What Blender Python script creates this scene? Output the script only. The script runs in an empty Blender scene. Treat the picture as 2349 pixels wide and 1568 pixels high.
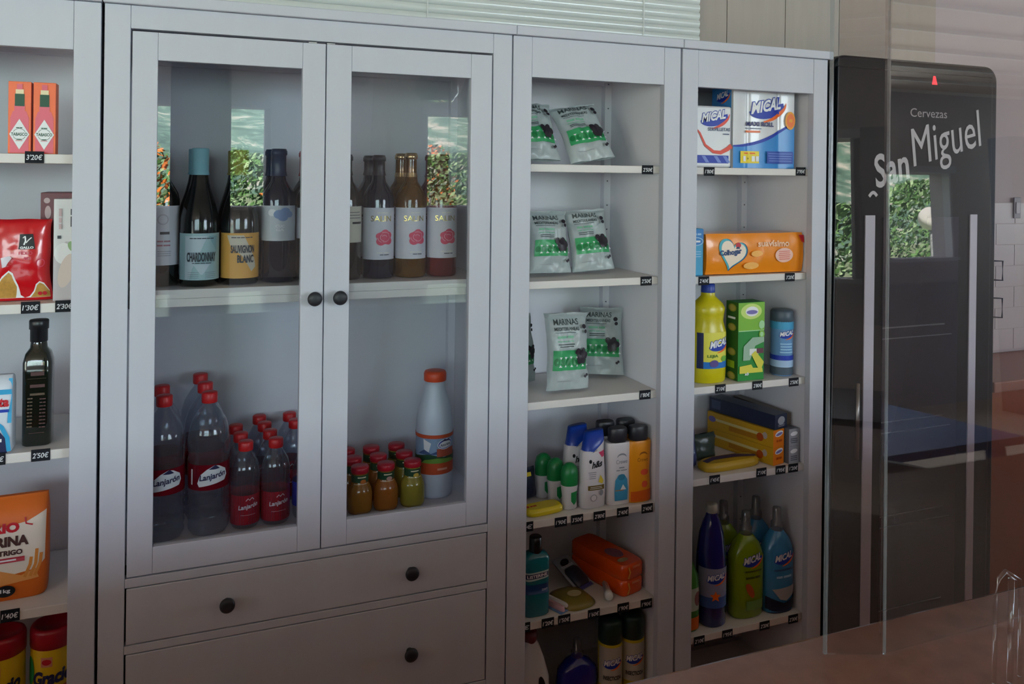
import bpy, bmesh, math, random
from mathutils import Vector, Matrix
random.seed(7)
sc = bpy.context.scene
COL = sc.collection
PI = math.pi

# ------------------------------------------------------------------ camera
YAW, PITCH, ROLL = 0.37819, -0.00198, 0.01239
CAM = Vector((0.15261, -1.8892, 1.6045))
cd = bpy.data.cameras.new('camera'); cam = bpy.data.objects.new('camera', cd); COL.objects.link(cam)
r_ = Vector((math.cos(YAW), -math.sin(YAW), 0)); f_ = Vector((math.sin(YAW), math.cos(YAW), 0)); u_ = Vector((0, 0, 1))
f2 = f_*math.cos(PITCH) + u_*math.sin(PITCH); u2 = u_*math.cos(PITCH) - f_*math.sin(PITCH)
r3 = r_*math.cos(ROLL) + u2*math.sin(ROLL); u3 = u2*math.cos(ROLL) - r_*math.sin(ROLL)
cam.matrix_world = Matrix(((r3.x, u3.x, -f2.x, CAM.x), (r3.y, u3.y, -f2.y, CAM.y), (r3.z, u3.z, -f2.z, CAM.z), (0, 0, 0, 1)))
cd.sensor_width = 36; cd.lens = 1900/2349*36; cd.shift_y = -(784-403.3)/2349; cd.clip_start = .02; cd.clip_end = 800
sc.camera = cam
# ------------------------------------------------------------------ light and exposure
sc.view_settings.view_transform = 'Standard'; sc.view_settings.look = 'None'; sc.view_settings.gamma = 1
sc.view_settings.use_curve_mapping = False
sc.view_settings.exposure = 0.48
w = bpy.data.worlds.new('world'); sc.world = w; w.use_nodes = True
nt = w.node_tree; bg = nt.nodes['Background']
sky = nt.nodes.new('ShaderNodeTexSky'); sky.sky_type = 'NISHITA'; sky.sun_disc = False
sky.sun_elevation = math.radians(48); sky.sun_rotation = math.radians(200); sky.air_density = 1.2; sky.dust_density = 1.5
nt.links.new(sky.outputs[0], bg.inputs[0]); bg.inputs[1].default_value = 0.55
sd = bpy.data.lights.new('sun', 'SUN'); sun = bpy.data.objects.new('sun', sd); COL.objects.link(sun)
sd.energy = 50; sd.angle = math.radians(.6); sd.color = (1, .95, .86)
sun.rotation_euler = Vector((.45, -.9, -1.1)).to_track_quat('-Z', 'Y').to_euler()
def added_light(x0, x1, e, y=-6.12, z0=1.28, z1=2.2, col=(.68, .84, 1)):  # area lights added out of view to brighten the cabinets and room
    l = bpy.data.lights.new('window_daylight', 'AREA'); l.shape = 'RECTANGLE'; l.size = x1-x0; l.size_y = z1-z0; l.energy = e; l.color = col
    o = bpy.data.objects.new('window_daylight', l); COL.objects.link(o); o.location = ((x0+x1)/2, y, (z0+z1)/2)
    o.rotation_euler = (PI/2, 0, 0)
    return o
added_light(-3.4, -.3, 66, z1=2.68)
added_light(3.05, 5.4, 146, z1=2.68)  # both front lights are added where the door glass does not mirror them
wl = added_light(-1.5, 1.5, 30, z0=.5, z1=2.45); wl.location = (-5.52, -4.1, 1.5); wl.rotation_euler = (PI/2, 0, -PI/2)  # added side light, brightens the inner faces of the bookcases
wl = added_light(-2, 2, 120); wl.location = (11.52, -3.6, 1.75); wl.rotation_euler = (PI/2, 0, PI/2)  # added side light for the right wall and general brightness
sc.cycles.use_denoising = True
sc.cycles.max_bounces = 8; sc.cycles.transparent_max_bounces = 24
sc.cycles.caustics_reflective = False; sc.cycles.caustics_refractive = False
sc.cycles.sample_clamp_indirect = 6

# ------------------------------------------------------------------ materials
M = {}
def srgb(c):
    if isinstance(c, str):
        c = tuple(int(c[i:i+2], 16)/255 for i in (0, 2, 4))
    return tuple(((x/12.92) if x <= .04045 else ((x+.055)/1.055)**2.4) for x in c) + (1,)
def mat(name, c, rough=.5, spec=.5, metal=0, trans=0, noise=0, nscale=8, bump=0, bscale=200, alpha=1, emit=0, stretch=None, coat=0, sub=0):
    if name in M: return M[name]
    m = bpy.data.materials.new(name); m.use_nodes = True; M[name] = m
    n = m.node_tree.nodes; L = m.node_tree.links; b = n['Principled BSDF']
    col = srgb(c)
    b.inputs['Base Color'].default_value = col; b.inputs['Roughness'].default_value = rough
    b.inputs['Specular IOR Level'].default_value = spec; b.inputs['Metallic'].default_value = metal
    b.inputs['Transmission Weight'].default_value = trans; b.inputs['Alpha'].default_value = alpha
    b.inputs['Coat Weight'].default_value = coat
    if sub: b.inputs['Subsurface Weight'].default_value = sub
    if emit:
        b.inputs['Emission Color'].default_value = col; b.inputs['Emission Strength'].default_value = emit
    if noise or bump:
        tc = n.new('ShaderNodeTexCoord'); mp = n.new('ShaderNodeMapping'); L.new(tc.outputs['Object'], mp.inputs[0])
        if stretch: mp.inputs['Scale'].default_value = stretch
        if noise:
            t = n.new('ShaderNodeTexNoise'); t.inputs['Scale'].default_value = nscale; t.inputs['Detail'].default_value = 5
            L.new(mp.outputs[0], t.inputs['Vector'])
            mx = n.new('ShaderNodeMix'); mx.data_type = 'RGBA'
            mx.inputs[6].default_value = tuple(x*(1-noise) for x in col[:3])+(1,)
            mx.inputs[7].default_value = tuple(min(1, x*(1+noise)) for x in col[:3])+(1,)
            L.new(t.outputs['Fac'], mx.inputs[0]); L.new(mx.outputs[2], b.inputs['Base Color'])
        if bump:
            t = n.new('ShaderNodeTexNoise'); t.inputs['Scale'].default_value = bscale
            L.new(mp.outputs[0], t.inputs['Vector'])
            bp = n.new('ShaderNodeBump'); bp.inputs['Strength'].default_value = bump; bp.inputs['Distance'].default_value = .002
            L.new(t.outputs['Fac'], bp.inputs['Height']); L.new(bp.outputs[0], b.inputs['Normal'])
    return m
def clear(name, tint, ior=1.5, rough=.0, refl=1.0, haze=0, hcol='ffffff'):
    """thin clear plastic or glass: what is behind shows through, what is in front mirrors off by the Fresnel law"""
    if name in M: return M[name]
    m = bpy.data.materials.new(name); m.use_nodes = True; M[name] = m
    n = m.node_tree.nodes; L = m.node_tree.links; n.clear()
    out = n.new('ShaderNodeOutputMaterial'); tr = n.new('ShaderNodeBsdfTransparent'); gl = n.new('ShaderNodeBsdfGlossy')
    tr.inputs[0].default_value = srgb(tint); gl.inputs['Roughness'].default_value = rough; gl.inputs[0].default_value = (1, 1, 1, 1)
    # Schlick reflectance from either side of the thin wall
    ge = n.new('ShaderNodeNewGeometry'); dp = n.new('ShaderNodeVectorMath'); dp.operation = 'DOT_PRODUCT'
    L.new(ge.outputs['Incoming'], dp.inputs[0]); L.new(ge.outputs['Normal'], dp.inputs[1])
    def mth(op, a, b=None):
        q = n.new('ShaderNodeMath'); q.operation = op
        for i, x in enumerate((a, b)):
            if x is None: continue
            if isinstance(x, (int, float)): q.inputs[i].default_value = x
            else: L.new(x, q.inputs[i])
        return q.outputs[0]
    F0 = ((ior-1)/(ior+1))**2
    c_ = mth('SUBTRACT', 1.0, mth('ABSOLUTE', dp.outputs['Value'])); mu_ = mth('MULTIPLY', mth('ADD', mth('MULTIPLY', mth('POWER', c_, 5.0), 1-F0), F0), refl)
    class _m: outputs = [mu_]
    mu = _m
    mx = n.new('ShaderNodeMixShader'); L.new(mu.outputs[0], mx.inputs[0]); L.new(gl.outputs[0], mx.inputs[2])
    if haze:
        df = n.new('ShaderNodeBsdfDiffuse'); df.inputs[0].default_value = srgb(hcol)
        m2 = n.new('ShaderNodeMixShader'); m2.inputs[0].default_value = haze
        L.new(tr.outputs[0], m2.inputs[1]); L.new(df.outputs[0], m2.inputs[2]); L.new(m2.outputs[0], mx.inputs[1])
    else: L.new(tr.outputs[0], mx.inputs[1])
    L.new(mx.outputs[0], out.inputs[0])
    return m
WHITE = mat('white_stain', 'bdbfca', .42, .4, noise=.05, nscale=14, bump=.15, bscale=60, stretch=(1, 1, .12))
INNER = mat('white_panel', 'e0dfe7', .5, .3, noise=.03, nscale=5)
SHELF = mat('white_shelf', 'd8d3d0', .45, .35, noise=.04, nscale=6)
GAP = mat('dark_gap', '15161c', .8)
PANE = clear('door_glass', 'f2f4f6', 1.52)
KNOB = mat('dark_knob', '25262c', .45, .4, noise=.2, nscale=90)
def P_(name, c, rough=.45, **k): return mat('print_'+name, c, rough, .4, **k)
pw = P_('white', 'e8e8ea'); pk = P_('black', '16161a'); pr = P_('red', 'c01f2c'); pb = P_('blue', '1f3aa8'); po = P_('orange', 'ee6a1e')
pg = P_('green', '1f8a48'); pgr = P_('grey', '8c8e94'); py_ = P_('yellow', 'e8cf2a'); pnv = P_('navy', '1c2450'); psk = P_('sky_blue', '2f8fd6')
pdg = P_('dark_green', '174a30'); ppk = P_('pink', 'd84a68'); plb = P_('light_blue', '9cc7e6'); pgold = mat('gold_print', 'd8c070', .25, .6, metal=.8)

# ------------------------------------------------------------------ mesh helpers
class MB:
    def __init__(s): s.v = []; s.f = []; s.m = []; s.sm = []; s.mats = []
    def mi(s, m):
        if m not in s.mats: s.mats.append(m)
        return s.mats.index(m)
    def add(s, vs, fs, m, smooth=False):
        o = len(s.v); s.v += [tuple(v) for v in vs]; k = s.mi(m)
        for f in fs: s.f.append(tuple(i+o for i in f)); s.m.append(k); s.sm.append(smooth)
    def box(s, x0, x1, y0, y1, z0, z1, m):
        s.add([(x0,y0,z0),(x1,y0,z0),(x1,y1,z0),(x0,y1,z0),(x0,y0,z1),(x1,y0,z1),(x1,y1,z1),(x0,y1,z1)],
              [(0,3,2,1),(4,5,6,7),(0,1,5,4),(1,2,6,5),(2,3,7,6),(3,0,4,7)], m); return s
    def lathe(s, prof, m, seg=32, c=(0,0,0), axis='z', sx=1, sy=1):
        vs = []; fs = []
        for r, z in prof:
            for k in range(seg):
                a = 2*PI*k/seg; x, y = r*math.cos(a)*sx, r*math.sin(a)*sy
                if axis == 'z': vs.append((c[0]+x, c[1]+y, c[2]+z))
                elif axis == 'y': vs.append((c[0]+x, c[1]-z, c[2]+y))
                else: vs.append((c[0]+z, c[1]+x, c[2]+y))
        for i in range(len(prof)-1):
            for k in range(seg):
                a = i*seg+k; b = i*seg+(k+1) % seg
                fs.append((a, b, b+seg, a+seg))
        s.add(vs, fs, m, True)
        for i, flip in ((0, True), (len(prof)-1, False)):
            if prof[i][0] > 1e-5:
                idx = tuple(range(i*seg, (i+1)*seg)); s.add(vs[i*seg:(i+1)*seg], [tuple(range(seg))[::-1] if flip else tuple(range(seg))], m)
        return s
    def loft(s, secs, m, seg=40, n=2.6):
        """secs: (z, half width, half depth, x offset)"""
        vs = []; fs = []
        for q in secs:
            z, rx, ry = q[:3]; ox = q[3] if len(q) > 3 else 0; nn = q[4] if len(q) > 4 else n
            for k in range(seg):
                a = 2*PI*k/seg; ca, sa = math.cos(a), math.sin(a)
                vs.append((ox+rx*math.copysign(abs(ca)**(2/nn), ca), ry*math.copysign(abs(sa)**(2/nn), sa), z))
        for i in range(len(secs)-1):
            for k in range(seg):
                a = i*seg+k; b = i*seg+(k+1) % seg; fs.append((a, b, b+seg, a+seg))
        s.add(vs, fs, m, True)
        s.add(vs[:seg], [tuple(range(seg))[::-1]], m); s.add(vs[-seg:], [tuple(range(seg))], m)
        return s
    def tube(s, pts, r, m, seg=10):
        vs = []; fs = []; P = [Vector(p) for p in pts]
        for i, p in enumerate(P):
            t = (P[min(i+1, len(P)-1)]-P[max(i-1, 0)]).normalized()
            a = t.cross(Vector((0, 0, 1)));  a = a if a.length > .05 else t.cross(Vector((1, 0, 0))); a.normalize(); b = t.cross(a)
            for k in range(seg):
                q = 2*PI*k/seg; vs.append(p+(a*math.cos(q)+b*math.sin(q))*r)
        for i in range(len(P)-1):
            for k in range(seg): x = i*seg+k; y = i*seg+(k+1) % seg; fs.append((x, y, y+seg, x+seg))
        fs += [tuple(range(seg))[::-1], tuple(range(len(vs)-seg, len(vs)))]
        s.add(vs, fs, m, True); return s
    def sheet(s, mf, u0, u1, v0, v1, nu, nv, m, smooth=True, flip=False):
        vs = [mf(u0+(u1-u0)*i/nu, v0+(v1-v0)*j/nv, 0) for j in range(nv+1) for i in range(nu+1)]
        fs = []
        for j in range(nv):
            for i in range(nu):
                a = j*(nu+1)+i; q = (a, a+1, a+nu+2, a+nu+1); fs.append(q[::-1] if flip else q)
        s.add(vs, fs, m, smooth); return s
    def build(s, name, parent=None, bevel=0, loc=None, rotz=0):
        me = bpy.data.meshes.new(name); me.from_pydata(s.v, [], s.f)
        for m in s.mats: me.materials.append(m)
        me.polygons.foreach_set('material_index', s.m); me.polygons.foreach_set('use_smooth', s.sm); me.update()
        o = bpy.data.objects.new(name, me); COL.objects.link(o)
        if parent: o.parent = parent
        if bevel:
            b = o.modifiers.new('bevel', 'BEVEL'); b.width = bevel; b.segments = 2; b.limit_method = 'ANGLE'; b.angle_limit = .6
        if loc: o.location = loc
        if rotz: o.rotation_euler = (0, 0, rotz)
        return o
def tag(o, label=None, cat=None, group=None, kind=None):
    if label: o['label'] = label
    if cat: o['category'] = cat
    if group: o['group'] = group
    if kind: o['kind'] = kind
    return o
def thing(name, label, cat, loc=(0,0,0), rotz=0, group=None, rx=0, ry=0):
    o = bpy.data.objects.new(name, None); COL.objects.link(o); o.empty_display_size = .02
    o.location = loc; o.rotation_euler = (rx, ry, rotz); tag(o, label, cat, group); return o
def dup(root, loc, rotz=0, label=None, group=None):
    r = root.copy(); COL.objects.link(r); r.location = loc; r.rotation_euler = (0, 0, rotz)
    if label: r['label'] = label
    if group: r['group'] = group
    for ch in list(root.children):
        c = ch.copy(); COL.objects.link(c); c.parent = r
        for g in list(ch.children):
            d = g.copy(); COL.objects.link(d); d.parent = c
    return r
def struct(name, mb, bevel=0):
    o = mb.build(name, None, bevel); o['kind'] = 'structure'; return o

# ------------------------------------------------------------------ printing on surfaces
_tc = {}
def text2d(body, bold):
    k = (body, bold)
    if k not in _tc:
        c = bpy.data.curves.new('t', 'FONT'); c.body = body; c.offset = bold; c.resolution_u = 3; c.align_x = 'CENTER'
        o = bpy.data.objects.new('t', c); me = o.to_mesh()
        v = [(p.co.x, p.co.y) for p in me.vertices]; f = [tuple(p.vertices) for p in me.polygons]
        o.to_mesh_clear(); bpy.data.objects.remove(o); bpy.data.curves.remove(c)
        xs = [p[0] for p in v]; ys = [p[1] for p in v]
        x0, x1, y0, y1 = min(xs), max(xs), min(ys), max(ys)
        _tc[k] = ([((x-x0)/(x1-x0)-.5, (y-y0)/(y1-y0)-.5) for x, y in v], f)
    return _tc[k]
class Dec:
    """flat print in label coordinates (u to the right, v up, metres), laid on a surface by bake()"""
    def __init__(s): s.i = []; s.L = 0
    def rect(s, u0, v0, u1, v1, m, rot=0):
        cu, cv = (u0+u1)/2, (v0+v1)/2; a, b = (u1-u0)/2, (v1-v0)/2; c, d = math.cos(rot), math.sin(rot)
        return s._p([(cu+x*c-y*d, cv+x*d+y*c) for x, y in ((-a,-b),(a,-b),(a,b),(-a,b))], m)
    def _p(s, pts, m):
        s.L += 1; s.i.append((pts, [tuple(range(len(pts)))], m, s.L)); return s
    def poly(s, pts, m): return s._p(pts, m)
    def ell(s, cu, cv, ru, rv, m, n=28, rot=0):
        c, d = math.cos(rot), math.sin(rot)
        return s._p([(cu+ru*math.cos(2*PI*k/n)*c-rv*math.sin(2*PI*k/n)*d, cv+ru*math.cos(2*PI*k/n)*d+rv*math.sin(2*PI*k/n)*c) for k in range(n)], m)
    def ribbon(s, pts, wd, m):
        """pts (u,v); wd function of t or number"""
        n = len(pts); up = []; dn = []
        for k, (u, v) in enumerate(pts):
            a = pts[max(0, k-1)]; b = pts[min(n-1, k+1)]; tx, ty = b[0]-a[0], b[1]-a[1]; l = math.hypot(tx, ty) or 1
            w_ = wd(k/(n-1)) if callable(wd) else wd
            up.append((u-ty/l*w_/2, v+tx/l*w_/2)); dn.append((u+ty/l*w_/2, v-tx/l*w_/2))
        s.L += 1; vs = dn+up; s.i.append((vs, [(k, k+1, n+k+1, n+k) for k in range(n-1)], m, s.L)); return s
    def blur(s, cu, cv, w, h, m, rot=0, words=3):
        """a printed line too small to read in the photo: a row of short bars"""
        ws = [random.uniform(.6, 1.4) for _ in range(words)]; k = w/sum(ws); x = -w/2; c, d = math.cos(rot), math.sin(rot)
        for q in ws:
            a, b = x+.06*k, x+q*k-.06*k; m_ = (a+b)/2; s.rect(cu+m_*c-(b-a)/2, cv+m_*d-h*.32, cu+m_*c+(b-a)/2, cv+m_*d+h*.32, m, rot); x += q*k
        return s
    def text(s, body, cu, cv, w, h, m, bold=.02, shear=0, rot=0, arc=0):
        v, f = text2d(body, bold); c, d = math.cos(rot), math.sin(rot); out = []
        for x, y in v:
            a, b = x*w+shear*y*h, y*h+arc*(1-4*x*x)
            out.append((cu+a*c-b*d, cv+a*d+b*c))
        s.L += 1; s.i.append((out, f, m, s.L)); return s
    def lines(s, u0, u1, v0, v1, n, m, fill=.35):
        """rows of small print too fine to read in the photo: thin bars"""
        for k in range(n):
            v = v1-(v1-v0)*(k+.5)/n; t = (v1-v0)/n*fill/2; e = random.uniform(0, .18)*(u1-u0)
            s.rect(u0+e/2, v-t, u1-e/2, v+t, m)
        return s
    def bake(s, mb, mf, step=.006, vstep=0, off=.0004, dl=.00022):
        for pts, fs, m, L in s.i:
            us = [p[0] for p in pts]; vv = [p[1] for p in pts]
            bm = bmesh.new(); bv = [bm.verts.new((x, y, 0)) for x, y in pts]
            for f in fs:
                try: bm.faces.new([bv[i] for i in f])
                except ValueError: pass
            if step:
                k = math.ceil(min(us)/step)
                while k*step < max(us):
                    bmesh.ops.bisect_plane(bm, geom=bm.verts[:]+bm.edges[:]+bm.faces[:], plane_co=(k*step, 0, 0), plane_no=(1, 0, 0)); k += 1
            if vstep:
                k = math.ceil(min(vv)/vstep)
                while k*vstep < max(vv):
                    bmesh.ops.bisect_plane(bm, geom=bm.verts[:]+bm.edges[:]+bm.faces[:], plane_co=(0, k*vstep, 0), plane_no=(0, 1, 0)); k += 1
            bmesh.ops.recalc_face_normals(bm, faces=bm.faces)
            bm.verts.index_update()
            vs = [mf(v.co.x, v.co.y, off+L*dl) for v in bm.verts]
            fl = []
            for f in bm.faces:
                idx = tuple(v.index for v in f.verts)
                fl.append(idx if f.normal.z > 0 else idx[::-1])
            mb.add(vs, fl, m, bool(step)); bm.free()
        return mb
def flat(y=0, cx=0, cz=0): return lambda u, v, o: (cx+u, y-o, cz+v)
def side(x=0, cy=0, cz=0): return lambda u, v, o: (x-o, cy-u, cz+v)      # the face towards -X; u runs to the front
def cyl(R, cz=0, turn=0, cx=0, cy=0):
    return lambda u, v, o: (cx+(R+o)*math.sin(u/R+turn), cy-(R+o)*math.cos(u/R+turn), cz+v)
def sup(secs, n=2.6, ox=0):
    """front surface of a loft, x kept, y from the super-ellipse"""
    zs = [q[0] for q in secs]
    def f(u, v, o):
        i = 0
        while i < len(zs)-2 and zs[i+1] < v: i += 1
        t = min(1, max(0, (v-zs[i])/(zs[i+1]-zs[i]+1e-9))); a, b = secs[i], secs[i+1]
        rx = a[1]+(b[1]-a[1])*t; ry = a[2]+(b[2]-a[2])*t; xo = (a[3] if len(a) > 3 else 0)*(1-t)+(b[3] if len(b) > 3 else 0)*t
        x = max(-.985*rx, min(.985*rx, u)); return (xo+x, -ry*(1-abs(x/rx)**n)**(1/n)-o, v)
    return f
def mical(d, cu, cv, w, orange=None, ell=True):
    """the household brand's mark: white slanted capitals on a blue half moon with an orange swoosh under it"""
    orange = orange or po; r = .18
    n = 22; c, s_ = math.cos(r), math.sin(r)
    def T(x, y): return (cu+x*w*c-y*w*s_, cv+x*w*s_+y*w*c)
    top = [T(-.47+.94*k/n, -.06) for k in range(n+1)]; bot = [T(.47*math.cos(PI*k/n), -.06-.20*math.sin(PI*k/n)) for k in range(n+1)]
    d.poly([T(-.47, .0)]+[T(.47*math.cos(PI+PI*k/n), -.02+.21*math.sin(PI+PI*k/n)) for k in range(n+1)]+[T(.47, .05)], pb)
    d.ribbon([T(-.16+.70*math.sin(t*1.5), -.285+.28*(1-math.cos(t*1.75))) for t in [k/n for k in range(n+1)]], lambda t: w*.085*math.sin(PI*min(1, t*.9+.08)), orange)
    d.text('MICAL', cu, cv+.06*w, .86*w, .30*w, pb, bold=.09, shear=.35, rot=r)
    d.text('MICAL', cu, cv+.06*w, .82*w, .26*w, pw, bold=.035, shear=.35, rot=r)
# ------------------------------------------------------------------ the room
PANEL = mat('beige_wood_panel', 'a0958d', .6, .3, noise=.10, nscale=7, stretch=(6, 1, .5))
WALLW = mat('rose_white_wall', 'b0a4a8', .75, .3, noise=.03)
WALLG = mat('grey_white_wall', 'c9c4c6', .8, .3, noise=.03)
FLOOR = mat('brown_tile', 'b4683c', .35, .4, noise=.15, nscale=4)
CEIL = mat('ceiling_white', 'd8c4b0', .8, .3, noise=.02)
BATTEN = mat('ceiling_batten', 'f2efe8', .5)
COLM = mat('grey_column', '4a4c53', .8, .2, noise=.05)
FRAMEW = mat('white_window_frame', 'd5dbe6', .5, noise=.03)
struct('floor', MB().box(-5.5, 11.5, -1.45, .8, -.1, 0, FLOOR).box(-5.5, 11.5, -6.3, -1.45, -.1, 0, mat('pale_dining_floor', 'cdbfb0', .4, .4, noise=.08, nscale=3)))  # unseen dining half made pale to bounce light up to the ceiling
c = MB().box(-5.5, 11.5, -6.3, .8, 2.75, 2.85, CEIL)
for k in range(14): c.box(-5.3, 11.4, -5.9+k*.43, -5.88+k*.43, 2.725, 2.75, BATTEN)
struct('ceiling', c)
struct('wall_back', MB().box(-5.5, 1.66, .36, .46, 0, 2.75, WALLG).box(2.70, 11.5, .36, .46, 0, 2.75, WALLW))
wp = MB(); xs = [1.66, 1.786, 2.02, 2.25, 2.48, 2.70]
for a, b in zip(xs, xs[1:]): wp.box(a+.0015, b-.0015, .352, .46, 0, 2.75, PANEL)
wp.box(1.66, 2.7, .357, .46, 0, 2.75, GAP)
tag(wp.build('wall_panelling', None), kind='structure'); bpy.data.objects['wall_panelling'].name = 'trim_1'
# left wall with an unseen opening, filled by an added area light
struct('wall_left', MB().box(-5.5, -5.4, -6.3, .46, 0, .5, WALLG).box(-5.5, -5.4, -6.3, .46, 2.45, 2.75, WALLG)
       .box(-5.5, -5.4, -2.6, .46, .5, 2.45, WALLG).box(-5.5, -5.4, -6.3, -5.6, .5, 2.45, WALLG))
struct('wall_right', MB().box(11.4, 11.5, -6.3, .46, 0, 1.25, WALLG).box(11.4, 11.5, -6.3, .46, 2.25, 2.75, WALLG).box(11.4, 11.5, -6.3, -5.6, 1.25, 2.25, WALLG).box(11.4, 11.5, -1.6, .46, 1.25, 2.25, WALLG))  # unseen opening put in for the added side light
# window wall behind the camera, sill 1.28 m and head 2.18 m
wf = MB(); op = [(-3.4, -.3, 1.28, 2.68), (-.28, .862, 1.28, 2.18), (2.37, 3.03, 1.28, 2.18), (3.05, 5.4, 1.28, 2.68), (5.80, 6.57, 1.28, 2.03)]  # first and fourth openings are added, sized to suit the area lights
xs_ = [-5.5]
for (a, b, z0, z1) in op:
    wf.box(xs_[-1], a, -6.2, -6.0, 0, 2.75, WALLG).box(a, b, -6.2, -6.0, 0, z0, WALLG).box(a, b, -6.2, -6.0, z1, 2.75, WALLG); xs_.append(b)
wf.box(xs_[-1], 11.5, -6.2, -6.0, 0, 2.75, WALLG)
struct('wall_front', wf)
for n, (a, b, z0, z1) in enumerate(op, 1):
    fr = MB(); t = .02
    for q in ((a, a+t), (b-t, b)): fr.box(q[0], q[1], -6.05, -5.97, z0, z1, FRAMEW)
    fr.box(a-.04, b+.04, -6.05, -5.94, z0-.03, z0, FRAMEW).box(a-.05, b+.05, -6.03, -5.95, z1, z1+.06, FRAMEW)
    fo = struct('window_%d' % n, fr, .004)
    if n in (1, 4): MB().box((a+b)/2-.02, (a+b)/2+.02, -6.04, -5.98, z0, z1, FRAMEW).build('mullion', fo)
tag(MB().box(6.59, 7.04, -5.6, -5.4, 0, 2.3, mat('slate_blue_column', '46546c', .7, noise=.04)).build('x', None), kind='structure').name = 'trim_5'
struct('trim_2', MB().box(.90, 1.12, -5.98, -5.9, 1.0, 2.24, mat('grey_blind_case', '9a9aa2', .6)))
tag(MB().box(.086, .402, -3.16, -3.0, 0, 2.75, COLM).build('column', None, .004), kind='structure').name = 'trim_3'

# ------------------------------------------------------------------ cabinets
def boards(x0, x1, depth=.33):
    """empty at the foot of the carcass"""
def post(x0, x1, z0, z1, y1=.022): return MB().box(x0, x1, 0, y1, z0, z1, WHITE)
PIN = mat('shelf_pin_hole', '6a6670', .6)
TAGB = mat('price_slate', '1b1c22', .7, .2, noise=.1, nscale=60)
CHALK = mat('chalk_white', 'd9dbe0', .8)
def price(x, z, txt, w=.034, parent=None, y=.0275):
    """a small slate price ticket stuck over the shelf edge"""
    t = MB().box(x-w/2, x+w/2, y-.0015, y, z-.012, z+.012, TAGB)
    d = Dec().text(txt, 0, 0, w*.82, .011, CHALK, .015, shear=.15)
    d.bake(t, flat(y-.0015, x, z), 0)
    return t.build('price_ticket', parent)
def bookcase(label, X0, X1, B0, B1, shelves, tickets, floorz=.12):
    """open bookcase: frame of wide posts, sides, back, shelves with slate tickets"""
    cx = (X0+X1)/2; t = thing('bookcase', label, 'bookcase', (0, 0, 0))
    MB().box(B0, B1, -.012, .345, 1.946, 1.969, WHITE).build('top_board', t, .002)
    post(X0, X0+.050, 0, 1.9455).build('post', t, .0015); post(X1-.050, X1, 0, 1.9455).build('post', t, .0015)
    MB().box(X0+.0503, X1-.0503, .001, .021, 1.846, 1.9455, WHITE).build('top_rail', t, .001)
    MB().box(X0+.0503, X1-.0503, .001, .021, .05, floorz-.001, WHITE).build('base_rail', t, .001)
    for q in ((X0+.002, X0+.042), (X1-.042, X1-.002)):
        MB().box(q[0], q[1], .0225, .335, .0, 1.945, INNER).build('side_panel', t)
    MB().box(X0+.0425, X1-.0425, .328, .334, .05, 1.945, INNER).build('back_panel', t)
    for q in ((X0+.0425, X0+.064), (X1-.064, X1-.0425)):
        b = MB().box(q[0], q[1], .305, .327, .13, 1.945, INNER)
        for k in range(24): b.lathe([(.0, .0012), (.0022, .0012), (.0022, 0)], PIN, 8, ((q[0]+q[1])/2, .305, .22+k*.072), 'y')
        b.build('back_post', t)
    MB().box(X0+.0425, X1-.0425, .307, .327, 1.87, 1.945, INNER).build('back_rail', t)
    for z in shelves+[floorz+.0]:
        s = MB().box(X0+.0425, X1-.0425, .028, .304, z-.0195, z, SHELF).build('shelf', t, .0015)
        for (x, zc, txt) in tickets.get(z, []): price(x, zc, txt, parent=s)
    return t
bookcase('open white bookcase cut off by the left picture edge with pasta and flour', -.496, -.006, -.50, -.0045, [1.634, 1.33, 1.03, .711, .40],
    {1.634: [(-.127, 1.627, "3'20€")], 1.33: [(-.131, 1.323, "1'30€"), (-.070, 1.323, "2'30€")], 1.03: [(-.110, 1.022, "2'50€"), (-.189, 1.022, "1'10€")],
     .711: [(-.161, .705, "1'40€")]})
bookcase('open white bookcase right of the glass doors with snack bags and shampoo', .9035, 1.384, .9082, 1.3855, [1.631, 1.335, 1.03, .73, .475],
    {1.631: [(1.302, 1.621, "2'50€")], 1.335: [(1.302, 1.325, "2'50€")], 1.03: [(1.303, 1.022, "1'80€")],
     .73: [(.966, .719, "2€"), (1.060, .718, "1'90€"), (1.106, .718, "3'50€"), (1.171, .718, "2'80€"), (1.240, .718, "2'40€"), (1.314, .718, "2'40€")],
     .475: [(.961, .466, "4€"), (1.027, .466, "1'20€"), (1.073, .466, "1'50€"), (1.158, .465, "1'60€"), (1.245, .465, "1'90€"), (1.315, .463, "1'90€")]}, floorz=.20)
bookcase('open white bookcase beside the black cooler with paper rolls and cleaning bottles', 1.390, 1.881, 1.387, 1.891, [1.63, 1.33, 1.027, .775, .343],
    {1.63: [(1.497, 1.619, "1'80€"), (1.811, 1.623, "3'95€")], 1.33: [(1.484, 1.319, "2'40€"), (1.777, 1.319, "3'20€")],
     1.027: [(1.543, 1.018, "2'10€"), (1.668, 1.017, "2'80€"), (1.796, 1.016, "2'50€")],
     .775: [(1.528, .768, "1'45€"), (1.686, .769, "2'10€"), (1.753, .768, "1'95€"), (1.798, .768, "1'20€")],
     .343: [(1.484, .331, "2'10€"), (1.577, .331, "1'95€"), (1.704, .331, "2'20€"), (1.805, .331, "2'30€")]}, floorz=.12)

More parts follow.
